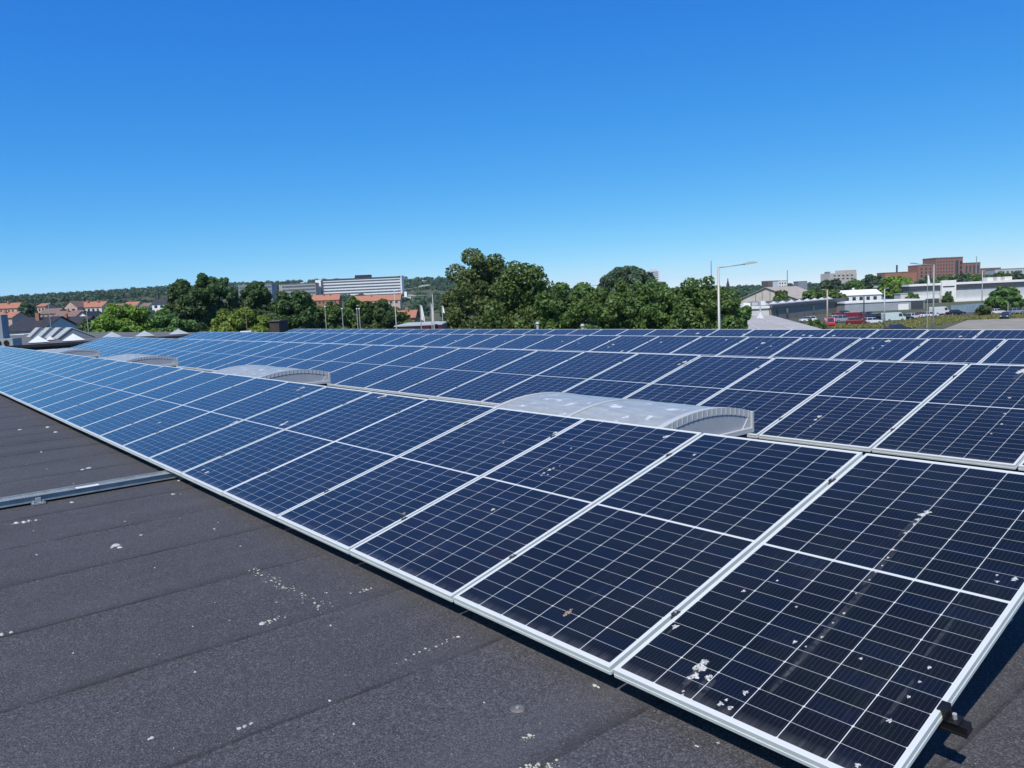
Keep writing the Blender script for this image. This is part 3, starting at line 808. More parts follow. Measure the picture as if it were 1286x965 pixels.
def tree(name, label, u0, u1, vtop, D, m, seed=None, base=None, dens=1.0, top=0.35, lobes=34, ry=None, trunk=True, cat='tree', group=None, vbase=None, leafk=1.0):
    TREEN[0] += 1
    seed = seed or TREEN[0]*17+3
    uc = (u0+u1)/2
    G = ground_at(uc, 400, D)
    zt = at(uc, vtop, D).z
    rx = (at(u1, vtop, D)-at(u0, vtop, D)).length/2
    H = zt-G.z
    zc = H*(0.07 if base is None else base)
    if vbase is not None: zc = at(uc, vbase, D).z-G.z
    ch = H-zc
    leaf = max(0.13, 1.75*D/781.0)*leafk
    area = 4*rx*ch*1.4
    nl = int(min(26000, max(900, dens*7.5*area/(leaf*leaf))))
    t = thing(name, label, cat, G, random.Random(seed).uniform(0, 6.28), group)
    c = obj('crown', crown_mesh('crown', rx*0.98, (ry or rx*0.95), ch, leaf, nl, seed, m, lobes, top), t); c.location = (0, 0, zc)
    if trunk: obj('trunk', trunk_mesh(H, max(0.12, H*0.022), rx, seed, zc), t)
    return t
TG = 'trees along the street behind the roof'
tree('broadleaf_tree', 'tallest olive green tree in the middle, above all the others', 562, 650, 317, 74, L_OLIVE, lobes=60, top=0.25, group=TG)
tree('broadleaf_tree', 'fresh green rounded tree just right of the tallest tree', 608, 710, 333, 66, L_MID, lobes=52, top=0.45, group=TG)
tree('broadleaf_tree', 'low bushy tree between the rounded tree and the dark far clump', 672, 760, 358, 62, L_MID, lobes=40, top=0.2, group=TG)
tree('broadleaf_tree', 'yellowish green street tree below the dark far clump', 732, 808, 357, 58, L_MID, lobes=40, top=0.3, group=TG)
tree('broadleaf_tree', 'green street tree below the distant white tower block', 780, 862, 357, 60, L_MID, lobes=42, top=0.3, group=TG)
tree('broadleaf_tree', 'green street tree with a pointed top left of the tall lamp', 834, 932, 352, 57, L_MID, lobes=50, top=0.4, group=TG)
tree('broadleaf_tree', 'small low tree right behind the tall lamp post', 888, 950, 377, 60, L_MID, lobes=30, top=0.3, group=TG)
tree('dark_tree', 'dark dense tree clump standing left of the distant white tower block', 756, 819, 336.5, 230, L_COOL, lobes=40, top=0.1, group=TG)
tree('dark_tree', 'small dark far tree peeping out left of the dark clump', 750, 776, 350, 240, L_COOL, lobes=20, top=0.2, group=TG)
tree('broadleaf_tree', 'green street tree filling the mass right of the rounded tree', 694, 776, 361, 70, L_MID, lobes=40, top=0.15, group=TG)
tree('broadleaf_tree', 'green street tree in the middle of the leafy mass', 748, 826, 359, 68, L_MID, lobes=40, top=0.15, group=TG)
tree('broadleaf_tree', 'green street tree between the two pointed crowns near the lamp', 806, 884, 358, 68, L_MID, lobes=40, top=0.15, group=TG)
LG = 'trees left of the hospital'
tree('broadleaf_tree', 'bright yellow green round tree behind the pyramid rooflights', 116, 196, 384, 105, L_LIGHT, lobes=44, top=0.3, group=LG)
tree('broadleaf_tree', 'mid green tree filling in right of the yellow green one', 172, 246, 391, 108, L_MID, lobes=32, top=0.3, group=LG)
tree('broadleaf_tree', 'broad dark olive tree left of the tallest dark tree', 198, 268, 354, 118, L_DARK, lobes=46, top=0.35, group=LG)
tree('broadleaf_tree', 'tallest dark tree of the left clump with ragged top', 240, 296, 347, 122, L_DARK, lobes=44, top=0.25, group=LG)
tree('thin_tree', 'thin pale crowned tree at the right edge of the left clump', 278, 303, 350, 128, L_COOL, lobes=18, dens=0.45, top=0.2, group=LG)
tree('broadleaf_tree', 'dark pointed tree before the grey office block', 300, 346, 357, 126, L_DARK, lobes=36, top=0.6, group=LG)
tree('round_bush', 'light green domed bush in front of the dark trees', 262, 340, 389, 98, L_LIGHT, lobes=40, top=0.2, base=0.05, cat='bush', group=LG)
tree('broadleaf_tree', 'dark green tree below the left wing of the hospital', 336, 402, 368, 112, L_DARK, lobes=46, top=0.3, group=LG)
tree('broadleaf_tree', 'green tree below the white stair tower of the hospital', 388, 438, 382, 118, L_MID, lobes=30, top=0.3, group=LG)
tree('broadleaf_tree', 'pointed green tree below the left half of the hospital', 428, 456, 374, 122, L_MID, lobes=28, top=0.5, group=LG)
tree('broadleaf_tree', 'dark bushy tree below the orange roofs under the hospital', 444, 506, 379, 118, L_DARK, lobes=36, top=0.3, group=LG)
tree('broadleaf_tree', 'loose yellow green tree left of the tallest tree', 548, 590, 371, 100, L_OLIVE, lobes=34, top=0.3, group=LG)
tree('round_bush', 'small bush before the orange roofed cottage', 492, 552, 402, 118, L_MID, lobes=24, top=0.2, base=0.05, cat='bush', group=LG)
tree('round_bush', 'yellow flowering bush half hiding the orange cottage roof', 503, 516, 393.5, 150, leaf_mat('leaves_yellow',(0.16,0.15,0.03),(0.34,0.27,0.05)), lobes=14, base=0.05, cat='bush', group=LG)
tree('round_bush', 'dark low hedge bush at the left edge of the red cottage', 470, 500, 400, 140, L_DARK, lobes=20, base=0.05, cat='bush', group=LG)
tree('broadleaf_tree', 'dark tree between the orange terrace and the gable house', 24, 46, 381, 300, L_COOL, lobes=24, top=0.3, group=LG)
tree('broadleaf_tree', 'small tree in front of the black hipped roof houses', 88, 118, 402, 150, L_COOL, lobes=18, group=LG)
tree('round_bush', 'low dark bush at the foot of the yellow green tree', 104, 140, 404, 112, L_MID, lobes=18, base=0.05, cat='bush', group=LG)
RG = 'trees of the trading estate'
tree('broadleaf_tree', 'round green tree standing alone beside the blue fence', 1241, 1279, 361, 205, L_MID, lobes=34, top=0.3, base=0.22, group=RG, vbase=391)
tree('broadleaf_tree', 'big pale green tree below the brick housing block', 1107, 1143, 348, 330, L_LIGHT, lobes=30, top=0.3, group=RG, vbase=373)
tree('broadleaf_tree', 'small tree in front of the half timbered gable hall', 970, 992, 366, 280, L_MID, lobes=20, group=RG)
tree('broadleaf_tree', 'bushy tree hiding the right half of the hall roof', 1005, 1040, 365, 285, L_MID, lobes=26, top=0.2, group=RG)
tree('broadleaf_tree', 'tree at the right end of the hall roof', 1030, 1060, 364, 290, L_MID, lobes=22, top=0.2, group=RG)
tree('broadleaf_tree', 'small green tree at the white entrance tower', 1184, 1196, 368, 312, L_MID, lobes=12, group=RG, vbase=381)
tree('broadleaf_tree', 'dark tree between the concrete block and the brick blocks', 1082, 1112, 346, 420, L_COOL, lobes=24, group=RG)
tree('broadleaf_tree', 'green tree right below the pale concrete block', 1060, 1086, 352, 400, L_MID, lobes=22, group=RG)
tree('broadleaf_tree', 'dark tree left below the pale concrete block', 1032, 1062, 352, 400, L_COOL, lobes=22, group=RG)
tree('round_bush', 'bush beside the white car and the foreground roof', 1012, 1034, 402, 138, L_MID, lobes=14, base=0.04, cat='bush', group=RG)
tree('round_bush', 'bush climbing the end of the blue fence', 1226, 1242, 384, 190, L_OLIVE, lobes=14, base=0.04, cat='bush', group=RG)
tree('round_bush', 'small bush beside the small grey shed', 1137, 1152, 368, 300, L_MID, lobes=12, base=0.04, cat='bush', group=RG)
BG = 'trees before the brick housing blocks'
BL = ['leftmost', 'second from left', 'third from left', 'fourth from left', 'fifth from left', 'sixth from left', 'seventh from left', 'rightmost']
for i, (a, b_, v) in enumerate([(1150,1176,349),(1172,1196,347),(1192,1214,345),(1208,1232,344),(1226,1252,346),(1246,1268,343),(1262,1284,342),(1278,1310,345)]):
    tree('broadleaf_tree', f'{BL[i]} of the leafy trees between brick housing and warehouse roof', a, b_, v, 480, L_MID if i % 2 else L_COOL, lobes=16, group=BG)
def wood():
    """the far wooded hill and the tree line to the right: one mass of small crowns"""
    rs = np.random.RandomState(4)
    V = []
    cnt = 0
    while cnt < 7500:
        uu = rs.uniform(-700, 1900)
        a = math.atan((uu-643)/FPX)
        if a < RIDGE_A[9][0]:
            d = rs.uniform(930, 1545) if rs.rand() < .80 else rs.uniform(420, 800)
            if 275 < uu < 530 and d < 900: d = rs.uniform(300, 455) if rs.rand() < .55 else rs.uniform(520, 810)
        else: d = rs.uniform(560, 1500)
        dirn = FH*math.cos(a)+RH*math.sin(a)
        x, y = CAM.x+dirn.x*d, CAM.y+dirn.y*d
        z = ground_z(x, y)
        hh = rs.uniform(5, 9) if d > 900 else rs.uniform(3.5, 6); r = rs.uniform(3.5, 6.5)
        n = 46
        dd = rs.normal(size=(n, 3)); dd[:, 2] = np.abs(dd[:, 2])*1.0-.25; dd /= np.linalg.norm(dd, axis=1)[:, None]
        P = dd*np.array([r, r, hh*.5])*rs.uniform(.75, 1.1, n)[:, None]+np.array([x, y, z+hh*.5])
        nn = dd+rs.normal(size=(n, 3))*.35; nn /= np.linalg.norm(nn, axis=1)[:, None]
        t1 = np.cross(nn, rs.normal(size=(n, 3))); t1 /= np.linalg.norm(t1, axis=1)[:, None]
        t2 = np.cross(nn, t1); s = rs.uniform(.8, 1.9, n)[:, None]
        V.append(np.stack([P-t1*s, P-t2*s*.7, P+t1*s, P+t2*s*.7], 1).reshape(-1, 3)); cnt += 1
    V = np.concatenate(V); n = len(V)//4
    me = bpy.data.meshes.new('woodland')
    me.vertices.add(4*n); me.loops.add(4*n); me.polygons.add(n)
    me.vertices.foreach_set('co', V.ravel()); me.loops.foreach_set('vertex_index', np.arange(4*n, dtype=np.int32))
    me.polygons.foreach_set('loop_start', np.arange(0, 4*n, 4, dtype=np.int32)); me.polygons.foreach_set('loop_total', np.full(n, 4, dtype=np.int32))
    me.materials.append(M_FOREST); me.update(calc_edges=True)
    tag(obj('woodland', me), 'dark green wooded hillside and far tree line on the horizon', 'woodland', kind='stuff')
wood()

# ------------------------------------------------------------------ buildings
def site(u0, u1, vtop, D, yaw=0.0, zb=None):
    """a footprint whose front spans u0..u1 at distance D: origin (front centre on the ground), width, wall top height"""
    uc = (u0+u1)/2
    A, B = at(u0, vtop, D), at(u1, vtop, D)
    wdt = Vector((B.x-A.x, B.y-A.y)).length/math.cos(yaw)
    c = at(uc, vtop, D)
    z0 = ground_z(c.x, c.y) if zb is None else zb
    return Vector((c.x, c.y, z0)), wdt, c.z-z0
def hgt(u, v, D, z0): return at(u, v, D).z-z0
def windows(t, w_, z0, z1, nx, nz, y=-0.03, ww=0.5, hh=0.55, m=None, name='window', x0=None, frame=True):
    x0 = -w_/2 if x0 is None else x0
    dx, dz = w_/nx, (z1-z0)/nz
    for j in range(nz):
        for i in range(nx):
            cx_, cz_ = x0+dx*(i+.5), z0+dz*(j+.5)
            b = MB().box(cx_-dx*ww/2, cx_+dx*ww/2, y, -0.002, cz_-dz*hh/2, cz_+dz*hh/2)
            b.build(name, m or M_GLASS, t)
def house(name, label, u0, u1, vridge, veave, D, wall, roof_m, axis='x', depth=9.0, yaw=0.0, win=(3,1), chim=None, group=None, cat='house', over=0.35, wtop=None):
    G, w_, hr = site(u0, u1, vridge, D, yaw)
    he = hgt((u0+u1)/2, veave, D, G.z)
    he = max(2.0, he); hr = max(he+0.6, hr)
    t = thing(name, label, cat, G, face_yaw(yaw), group)
    hw = w_/2
    if axis == 'x':                                  # ridge runs left-right
        wl = MB().extr([(-0.0,0)], 0, 0) if False else MB()
        poly = [(0,0),(depth,0),(depth,he),(depth/2,hr-0.15),(0,he)]
        wl.add([(-hw+.02,y,z) for y,z in poly]+[(hw-.02,y,z) for y,z in poly], [tuple(range(4,-1,-1)), tuple(range(5,10))]+[(i,(i+1)%5,5+(i+1)%5,5+i) for i in range(5)])
        wl.build('wall', wall, t)
        rf = MB(); sl = (hr-he)/(depth/2)
        for s in (0, 1):
            ya, yb = (-over, depth/2) if s == 0 else (depth+over, depth/2)
            za = he-over*sl
            q = [(-hw-over, ya, za), (hw+over, ya, za), (hw+over, yb, hr), (-hw-over, yb, hr)]
            vs = q+[(x, y, z+0.14) for x, y, z in q]
            fs = [(3,2,1,0),(4,5,6,7),(0,1,5,4),(1,2,6,5),(2,3,7,6),(3,0,4,7)]
            rf.add(vs, fs)
        r = rf.build('roof', roof_m, t)
    else:                                            # gable faces the camera
        wl = MB()
        poly = [(-hw,0),(hw,0),(hw,he),(0,hr-0.12),(-hw,he)]
        wl.extr(poly, 0, depth); wl.build('wall', wall, t)
        rf = MB(); sl = (hr-he)/hw
        for s in (-1, 1):
            xa = s*(hw+over); za = he-over*sl
            q = [(xa, -over, za), (xa, depth+over, za), (0, depth+over, hr), (0, -over, hr)]
            rf.add(q+[(x, y, z+0.14) for x, y, z in q], [(3,2,1,0),(4,5,6,7),(0,1,5,4),(1,2,6,5),(2,3,7,6),(3,0,4,7)])
        r = rf.build('roof', roof_m, t)
    if chim is not None:
        for cx_ in (chim if isinstance(chim, (list, tuple)) else [chim]):
            MB().box(cx_*hw-.35, cx_*hw+.35, depth*.35, depth*.35+.6, hr-1.2, hr+0.9).build('chimney', M_WHITE if wall is M_WHITE else M_BRICK2, r)
    if win: windows(t, w_*0.86, max(0.4, he-2.6*win[1]), he-0.2, win[0], win[1])
    return t
def block(name, label, u0, u1, vtop, D, wall, depth=12.0, yaw=0.0, zb=None, cat='building', group=None, cap=None, capm=None):
    G, w_, h = site(u0, u1, vtop, D, yaw, zb)
    t = thing(name, label, cat, G, face_yaw(yaw), group)
    MB().box(-w_/2, w_/2, 0, depth, 0, h).build('wall', wall, t)
    if cap: MB().box(-w_/2-.15, w_/2+.15, -.15, depth+.15, h+0.002, h+cap).build('roof', capm or M_SLATE, t)
    return t, w_, h

# hospital on the hillside
t, w_, h = block('hospital', 'long white hospital slab with dark window bands on the hillside', 405, 503, 351.0, 850, M_WHITE, 18, 0.0, None, 'hospital')
nb = 6
bot = hgt(454, 374, 850, t.location.z)
for i in range(nb):
    z1 = h-1.0-(h-1.0-bot)*i/nb; fh = (h-1.0-bot)/nb
    MB().box(-w_/2+.6, w_/2-.6, -0.12, -0.002, z1-fh*0.56, z1-fh*0.05).build('window_band', mat('banded_glazing',(0.10,0.13,0.17),0.25,0,0.25,0.3), t)
MB().box(-w_/2-.2, w_/2+.2, -.25, 18.2, h+.01, h+1.6).build('roof_edge', M_DKGREY, t)
MB().box(-w_/2-7.6, -w_/2-0.05, -1.5, 19, 0, h+1.2).build('stair_tower', M_WHITE, t)
MB().box(-w_/2-1.6, -w_/2-0.0, -1.9, -1.51, 1, h+.8).build('tower_glazing', M_DKGREY, t)
MB().box(-w_/2+34, -w_/2+51, 5, 13, h+1.62, h+4.8).build('plant_room', M_NAVY, t)
MB().box(w_/2+.21, w_/2+1.2, -.3, 18, 0, h+1.7).build('end_fin', M_WHITE, t)
t, w_, h = block('hospital_wing', 'lower striped wing left of the white hospital slab', 352, 396, 357.2, 830, mat('brownish_concrete',(0.40,0.37,0.33),0.8), 16, 0, None, 'hospital')
for i in range(4):
    z1 = h-1.2-3.6*i
    MB().box(-w_/2+1.6, w_/2-.4, -0.12, -0.002, z1-2.2, z1).build('window_band', MATS['banded_glazing'], t)
MB().box(-w_/2-1.2, -w_/2-.01, -.4, 16, 0, h+.3).build('end_wall', M_PINK, t)
MB().box(-w_/2, w_/2, -.2, 16.1, h+.01, h+.9).build('roof_edge', M_TIMBER, t)
t, w_, h = block('office_block', 'grey office block behind the dark pointed tree', 299, 341, 358.5, 700, M_GREY, 16, 0, None, 'office')
for i in range(4):
    MB().box(-w_/2+.5, w_/2-.5, -0.12, -0.002, h-2.6-3.4*i, h-1.2-3.4*i).build('window_band', MATS['banded_glazing'], t)
MB().box(-w_/2-.2, w_/2+.2, -.2, 16.2, h+.01, h+.8).build('roof_edge', M_GREY, t)
t, w_, h = block('white_chimney_house', 'white house with a tall white chimney right of the hospital', 500, 516, 373.5, 760, M_WHITE, 10, 0, None, 'house', cap=.5, capm=M_LTGREY)
MB().box(-0.5, 2.0, 3, 5, h+.51, h+5.4).build('chimney', M_WHITE, t)

HG = 'houses on the slope at left'
house('terrace_house', 'long orange roofed terrace with dormers at the left edge', -30, 21, 381.5, 388, 330, M_PINK, M_TILE, depth=10, win=(9,2), chim=[-.4,.3], group=HG)
house('terrace_house', 'second orange roofed house below the terrace at the left edge', -26, 14, 393, 400, 250, M_PINK, M_TILE, depth=9, win=(5,1), chim=.2, group=HG)
house('small_house', 'small orange roofed house right of the dark tree', 46, 56, 381.5, 385, 330, M_PINK, M_TILE, depth=8, win=(2,1), group=HG)
house('brown_roof_house', 'low house with a grey brown roof below the orange one', 49, 70, 388, 394, 300, M_PINK, M_TILE2, depth=9, win=(3,1), group=HG)
house('brown_roof_house', 'second grey brown roofed house left of the pale gable', 66, 97, 391, 398, 280, M_TIMBER, M_TILE2, depth=9, win=(3,1), chim=-.2, group=HG)
house('orange_gable_house', 'orange hipped house with a flag pole before it', 44, 63, 398.5, 406, 210, M_TILE, M_TILE, depth=9, win=None, group=HG)
house('large_house', 'big pale gabled house left half of the large orange roof', 79, 96, 378.5, 386, 345, M_PINK, M_TILE2, 'y', 10, win=(2,2), group=HG)
house('large_house', 'large orange roofed house with white walls and chimneys', 94, 127, 379.5, 386, 350, M_OFFWHITE, M_TILE, depth=10, win=(5,2), chim=[-.35,.45], group=HG)
house('white_gable_house', 'white house with a steep gable facing the camera', 96, 110, 392, 397.5, 215, M_WHITE, M_SLATE, 'y', 9, win=(2,1), group=HG)
house('black_roof_house', 'wide low house with a black roof and white chimney pots', 62, 102, 399, 411, 180, M_TIMBER, M_SLATE, depth=9, win=None, chim=[-.5], group=HG)
house('black_roof_house', 'large black hipped roof building at the far left', 2, 50, 400, 416, 150, M_LTGREY, M_SLATE, depth=14, win=None, chim=[.05], group=HG)
house('small_house', 'small orange roofed house above the yellow green tree', 155, 171, 379.5, 384, 420, M_OFFWHITE, M_TILE, depth=8, win=(2,1), group=HG)
house('small_house', 'pale low house left of the small orange roof', 130, 153, 382, 386, 400, M_OFFWHITE, M_TILE2, depth=8, win=(3,1), group=HG)
house('white_house', 'white house with a dark roof beside the dark trees', 190, 207, 376, 382, 400, M_WHITE, M_SLATE, depth=8, win=(2,1), group=HG)
house('white_house', 'small white house left of the dark roofed one', 176, 186, 381, 385, 410, M_WHITE, M_TILE2, depth=8, win=(2,1), group=HG)
house('terrace_house', 'orange brick terrace below the white stair tower', 391, 425, 370.5, 377, 480, M_BRICK2, M_TILE, depth=9, win=(6,1), chim=[-.2,.3], group=HG)
house('terrace_house', 'orange roofed terrace below the middle of the hospital', 444, 482, 371.5, 378, 470, M_PINK, M_TILE, depth=9, win=(6,1), chim=[.1], group=HG)
house('terrace_house', 'orange roofed house below the right end of the hospital', 479, 502, 370.5, 377, 465, M_PINK, M_TILE, depth=9, win=(3,1), group=HG)
house('cottage', 'red roofed cottage with a chimney behind the lamp posts', 487, 520, 391, 399.5, 190, M_BRICK2, M_TILE, depth=9, win=(3,1), chim=[.3], group=HG)
t, w_, h = block('brown_shed', 'small dark brown shed between the bush and the trees', 338, 350, 404, 98, mat('old_dark_boards',(0.055,0.047,0.040),0.9,var=0.25,scale=2), 4, 0, None, 'shed', cap=.12, capm=M_TIMBER)
# low shop with navy and maroon fascia
t, w_, h = block('low_shop', 'low flat roofed shop with navy and maroon fascia under the flags', 497, 554, 409.3, 88, M_DKGREY, 12, 0, None, 'shop')
MB().box(-w_/2-.1, w_/2*.1, -.25, -.01, h-1.0, h-.02).build('navy_fascia', M_NAVY, t)
MB().box(w_/2*.1+.01, w_/2+.1, -.25, -.01, h-1.0, h-.02).build('maroon_fascia', M_MAROON, t)
MB().box(-w_/2-.15, w_/2+.15, -.3, 12.1, h, h+.12).build('roof_edge', M_LTGREY, t)

# neighbouring flat roof with pyramid rooflights and tent rooflights
zt = -0.16
pts = [on_z(-60, 436, zt), on_z(95, 433.5, zt), on_z(300, 424, zt), on_z(330, 416.5, zt), on_z(112, 418.0, zt), on_z(-60, 421, zt)]
mbp = MB().prism([(-52,-14),(-52,17.5),(-62,18.5),(-72,19.3),(-94,17),(-116,13.8),(-116,-14)][::-1], ZG, zt)
t = thing('neighbour_hall', 'dark flat roofed hall beyond the end of the panel rows', 'hall')
mbp.build('wall', M_DKGREY, t)
mb = MB().prism([(-51.7,-14.3),(-51.7,17.7),(-62,18.8),(-72,19.6),(-94,17.3),(-116.3,14),(-116.3,-14.3)][::-1], zt+0.004, zt+0.06)
mb.build('roof', mat('weathered_felt',(0.125,0.122,0.115),0.9,var=0.2,scale=0.4), t)
mb = MB().box(-51.9, -51.6, -14.5, 17.6, zt+0.061, zt+0.22); mb.build('parapet', M_SLATE, t)
zt2 = zt+0.06
PYL = ['white pyramid rooflight left of the tent rooflights, on the far hall', 'white pyramid rooflight in front of the dark tent gable', 'grey pyramid rooflight below the yellow green tree', 'grey pyramid rooflight at the middle of the far roof edge', 'rightmost grey pyramid rooflight, below the dark trees', 'small white pyramid rooflight partly hidden between the bigger white ones']
M_PYR = mat('white_dome_plastic', (0.70,0.72,0.70), 0.35, var=0.06)
M_PYR2 = mat('grey_dome_plastic', (0.40,0.44,0.45), 0.35, var=0.08)
for i, (u, vt, vb, x, wpx) in enumerate([(48.5,421.8,430,-60.5,21),(92.5,419,428.3,-60,23),(141,416.5,424.5,-63,20),(182,415.5,424,-60,21),(224.5,413.5,421.5,-60,22),(63,421.8,427,-66,9)]):
    P = on_x(u, vb, x); d = (P-CAM).length
    hw = wpx*d/FPX/2*0.80; z1 = on_x(u, vt, x).z
    t = thing('pyramid_skylight', PYL[i], 'skylight', (P.x, P.y, zt2), 0.0, 'pyramid rooflights on the far hall')
    hb = max(0.06, (P.z-zt2))
    MB().box(-hw, hw, -hw, hw, 0, hb).build('curb', M_SLATE, t)
    MB().add([(-hw*1.04,-hw*1.04,hb),(hw*1.04,-hw*1.04,hb),(hw*1.04,hw*1.04,hb),(-hw*1.04,hw*1.04,hb),(0,0,z1-zt2)], [(0,1,4),(1,2,4),(2,3,4),(3,0,4),(3,2,1,0)]).build('dome', M_PYR if i in (0,1,5) else M_PYR2, t)
TL = ['rightmost white tent rooflight with a dark gable end', 'second white tent rooflight from the right', 'third white tent rooflight from the right', 'leftmost white tent rooflight on the far hall']
for i, (uL, ua, uR, x) in enumerate([(72,90,121,-67.5),(62,76,106,-71.5),(50,63,93,-76),(38,50,80,-81)]):
    a = on_x(uL, 426, x); p = on_x(ua, 412.3, x); b_ = on_x(uR, 423.5, x)
    t = thing('tent_skylight', TL[i], 'skylight', (x, p.y, zt2), 0.0, 'tent rooflights on the far hall')
    ya, yb, zp = a.y-p.y, b_.y-p.y, p.z-zt2
    s = MB(); ln = 2.0
    for (yy, nm) in ((ya, 0), (yb, 1)):
        q = [(0.05, yy, 0.02), (-ln, yy, 0.02), (-ln, 0, zp), (0.05, 0, zp)]
        off = Vector((0, -0.03 if yy < 0 else 0.03, 0.06))
        vs = q+[tuple(Vector(k)+off) for k in q]
        s.add(vs, [(3,2,1,0),(4,5,6,7),(0,1,5,4),(1,2,6,5),(2,3,7,6),(3,0,4,7)])
    s.build('glazed_sheet', mat('ribbed_white_sheet',(0.38,0.39,0.37),0.6,var=0.1,scale=3), t)
    e = MB().add([(0, ya*.97, 0), (0, yb*.97, 0), (0, 0, zp*.96), (-ln+.05, ya*.97, 0), (-ln+.05, yb*.97, 0), (-ln+.05, 0, zp*.96)], [(0,1,2),(5,4,3),(0,3,4,1),(1,4,5,2),(2,5,3,0)])
    e.build('gable_end', M_GREY if i == 0 else M_LTGREY, t)
# pale canopy behind
t, w_, h = block('pale_canopy', 'low pale canopy left of the tent rooflights', 6, 30, 420.5, 92, M_WHITE, 6, 0, zt2, 'canopy')
# ventilation unit at the left edge
P = on_x(6, 433, -54)
t = thing('ventilation_unit', 'grey metal ventilation unit with a tall duct at the left edge', 'ventilation unit', (P.x, P.y, zt2), face_yaw())
MB().box(-0.65, 0.5, 0, 0.9, 0, 0.55).build('housing', M_STEEL, t, bevel=.02)
MB().box(-0.75, -0.1, 0.1, 0.75, 0.551, 2.0).build('duct', M_GREY, t, bevel=.02)
for x in (-0.35, 0.12): MB().tube((x, -0.002, .28), (x, -0.03, .28), 0.17, n=16).build('air_opening', M_BLACK, t)

# --- right side
t, w_, h = block('tower_block', 'distant white tower block between the dark clump and the lamp', 817, 829, 340, 1300, M_WHITE, 14, 0.25, None, 'tower')
for i in range(9): MB().box(-w_/2+.8, w_/2-3.2, -0.14, -0.002, h-3.2-3.1*i, h-1.7-3.1*i).build('window_band', MATS['banded_glazing'], t)
MB().box(-w_/2+3, w_/2-3, 3, 9, h+.01, h+1.6).build('roof_hut', M_LTGREY, t)
t, w_, h = block('far_grey_house', 'distant grey roofed building left of the white far house', 964, 979, 353.5, 620, M_TIMBER, 10, 0.2, None, 'building', cap=.6, capm=M_GREY)
t, w_, h = block('far_white_house', 'small distant white house under the thin mast', 977, 988.5, 353, 600, M_WHITE, 8, 0.2, None, 'house', cap=.4, capm=M_LTGREY)
windows(t, w_*.9, h-5.5, h-.6, 3, 2)
t, w_, h = block('far_grey_house', 'distant low grey building right of the thin mast', 1002, 1014, 354, 640, M_GREY, 8, 0.1, None, 'building', cap=.5, capm=M_GREY)
house('gable_hall', 'big tan roofed hall with a half timbered gable', 932, 992, 361.5, 376.5, 300, M_CONC, M_TAN, 'y', 40, yaw=-0.62, win=None, cat='hall', over=0.6)
t = [o for o in COL.objects if o.name.startswith('gable_hall')][-1]
for x in (-4, -1.5, 1.5, 4): MB().box(x-.1, x+.1, -.06, -.002, 2.0, 8.2-abs(x)*.4).build('timber_post', M_TIMBER, t)
MB().box(-7, 7, -.07, -.002, 3.6, 3.9).build('timber_beam', M_TIMBER, t)
t, w_, h = block('concrete_block', 'pale concrete block with stepped roof on the horizon', 1040, 1078, 343, 760, M_CONC, 14, 0.25, None, 'building')
MB().box(w_*.05, w_/2, 0.5, 14, h+.01, h+2.6).build('upper_storey', M_CONC, t)
MB().box(-w_/2, -w_/2+2.2, 2, 8, h+.01, h+1.8).build('roof_hut', M_GREY, t)
windows(t, w_*.8, h-7, h-1, 5, 2, hh=.4)
house('white_villa', 'low white house with a pale roof and white chimney', 1056, 1107, 364.5, 370.5, 300, M_WHITE, M_WHITE, 'x', 10, win=(5,1), chim=[-.18], cat='house')
# long workshop: left wing facing us, right wing running away
A = on_z(968.7, 404, ZG); D1 = (A-CAM).dot(FH)
zr = at(968.7, 384, D1).z
B = on_z(1062, 391, ZG)
dirv = Vector((B.x-A.x, B.y-A.y, 0)); ln = dirv.length; dirv.normalize()
t = thing('long_workshop', 'long low workshop with white and dark fascias and roof domes', 'workshop', (A.x, A.y, ZG), math.atan2(dirv.y, dirv.x))
hz = zr-ZG
MB().box(-0.0, ln, 0, 26, 0, hz-.6).build('wall', mat('brown_grey_wall',(0.24,0.21,0.18),0.8,var=0.15,scale=0.5), t)
MB().box(-.3, ln+.3, -.4, 26, hz-.59, hz+.15).build('dark_fascia', mat('faded_fascia',(0.10,0.105,0.115),0.7), t)
for i in (0,1,4): MB().box(4+i*ln/9, 5.6+i*ln/9, -.05, -.002, .6, hz-1.2).build('window', M_GLASS, t)
for i in range(9):
    x = 5+i*ln/9.5
    MB().add([(x,3,hz+.151),(x+2.4,3,hz+.151),(x+2.4,5.4,hz+.151),(x,5.4,hz+.151),(x+1.2,4.2,hz+.95)], [(0,1,4),(1,2,4),(2,3,4),(3,0,4)]).build('roof_dome', M_LTGREY, t)
G2 = at(968.7, 384, D1)
t = thing('workshop_wing', 'front wing of the workshop with a bright white fascia', 'workshop', (A.x, A.y, ZG), face_yaw())
w2 = 56*D1/FPX*1.5
MB().box(-w2, -0.5, 0.3, 14, 0, hz-.7).build('wall', M_OFFWHITE, t)
MB().box(-w2, -0.45, -0.1, 14, hz-.69, hz-.05).build('white_fascia', M_WHITE, t)
MB().box(-w2, -0.5, 0.2, 13.9, hz-.049, hz+.05).build('roof', M_LTGREY, t)
rn = random.Random(8)
for i in range(7):
    x = -w2+2+i*w2/7.6; MB().box(x, x+rn.uniform(1,2.4), 3, 5, hz+.051, hz+rn.uniform(.6,1.4)).build('roof_unit', M_LTGREY if i % 2 else M_WHITE, t)
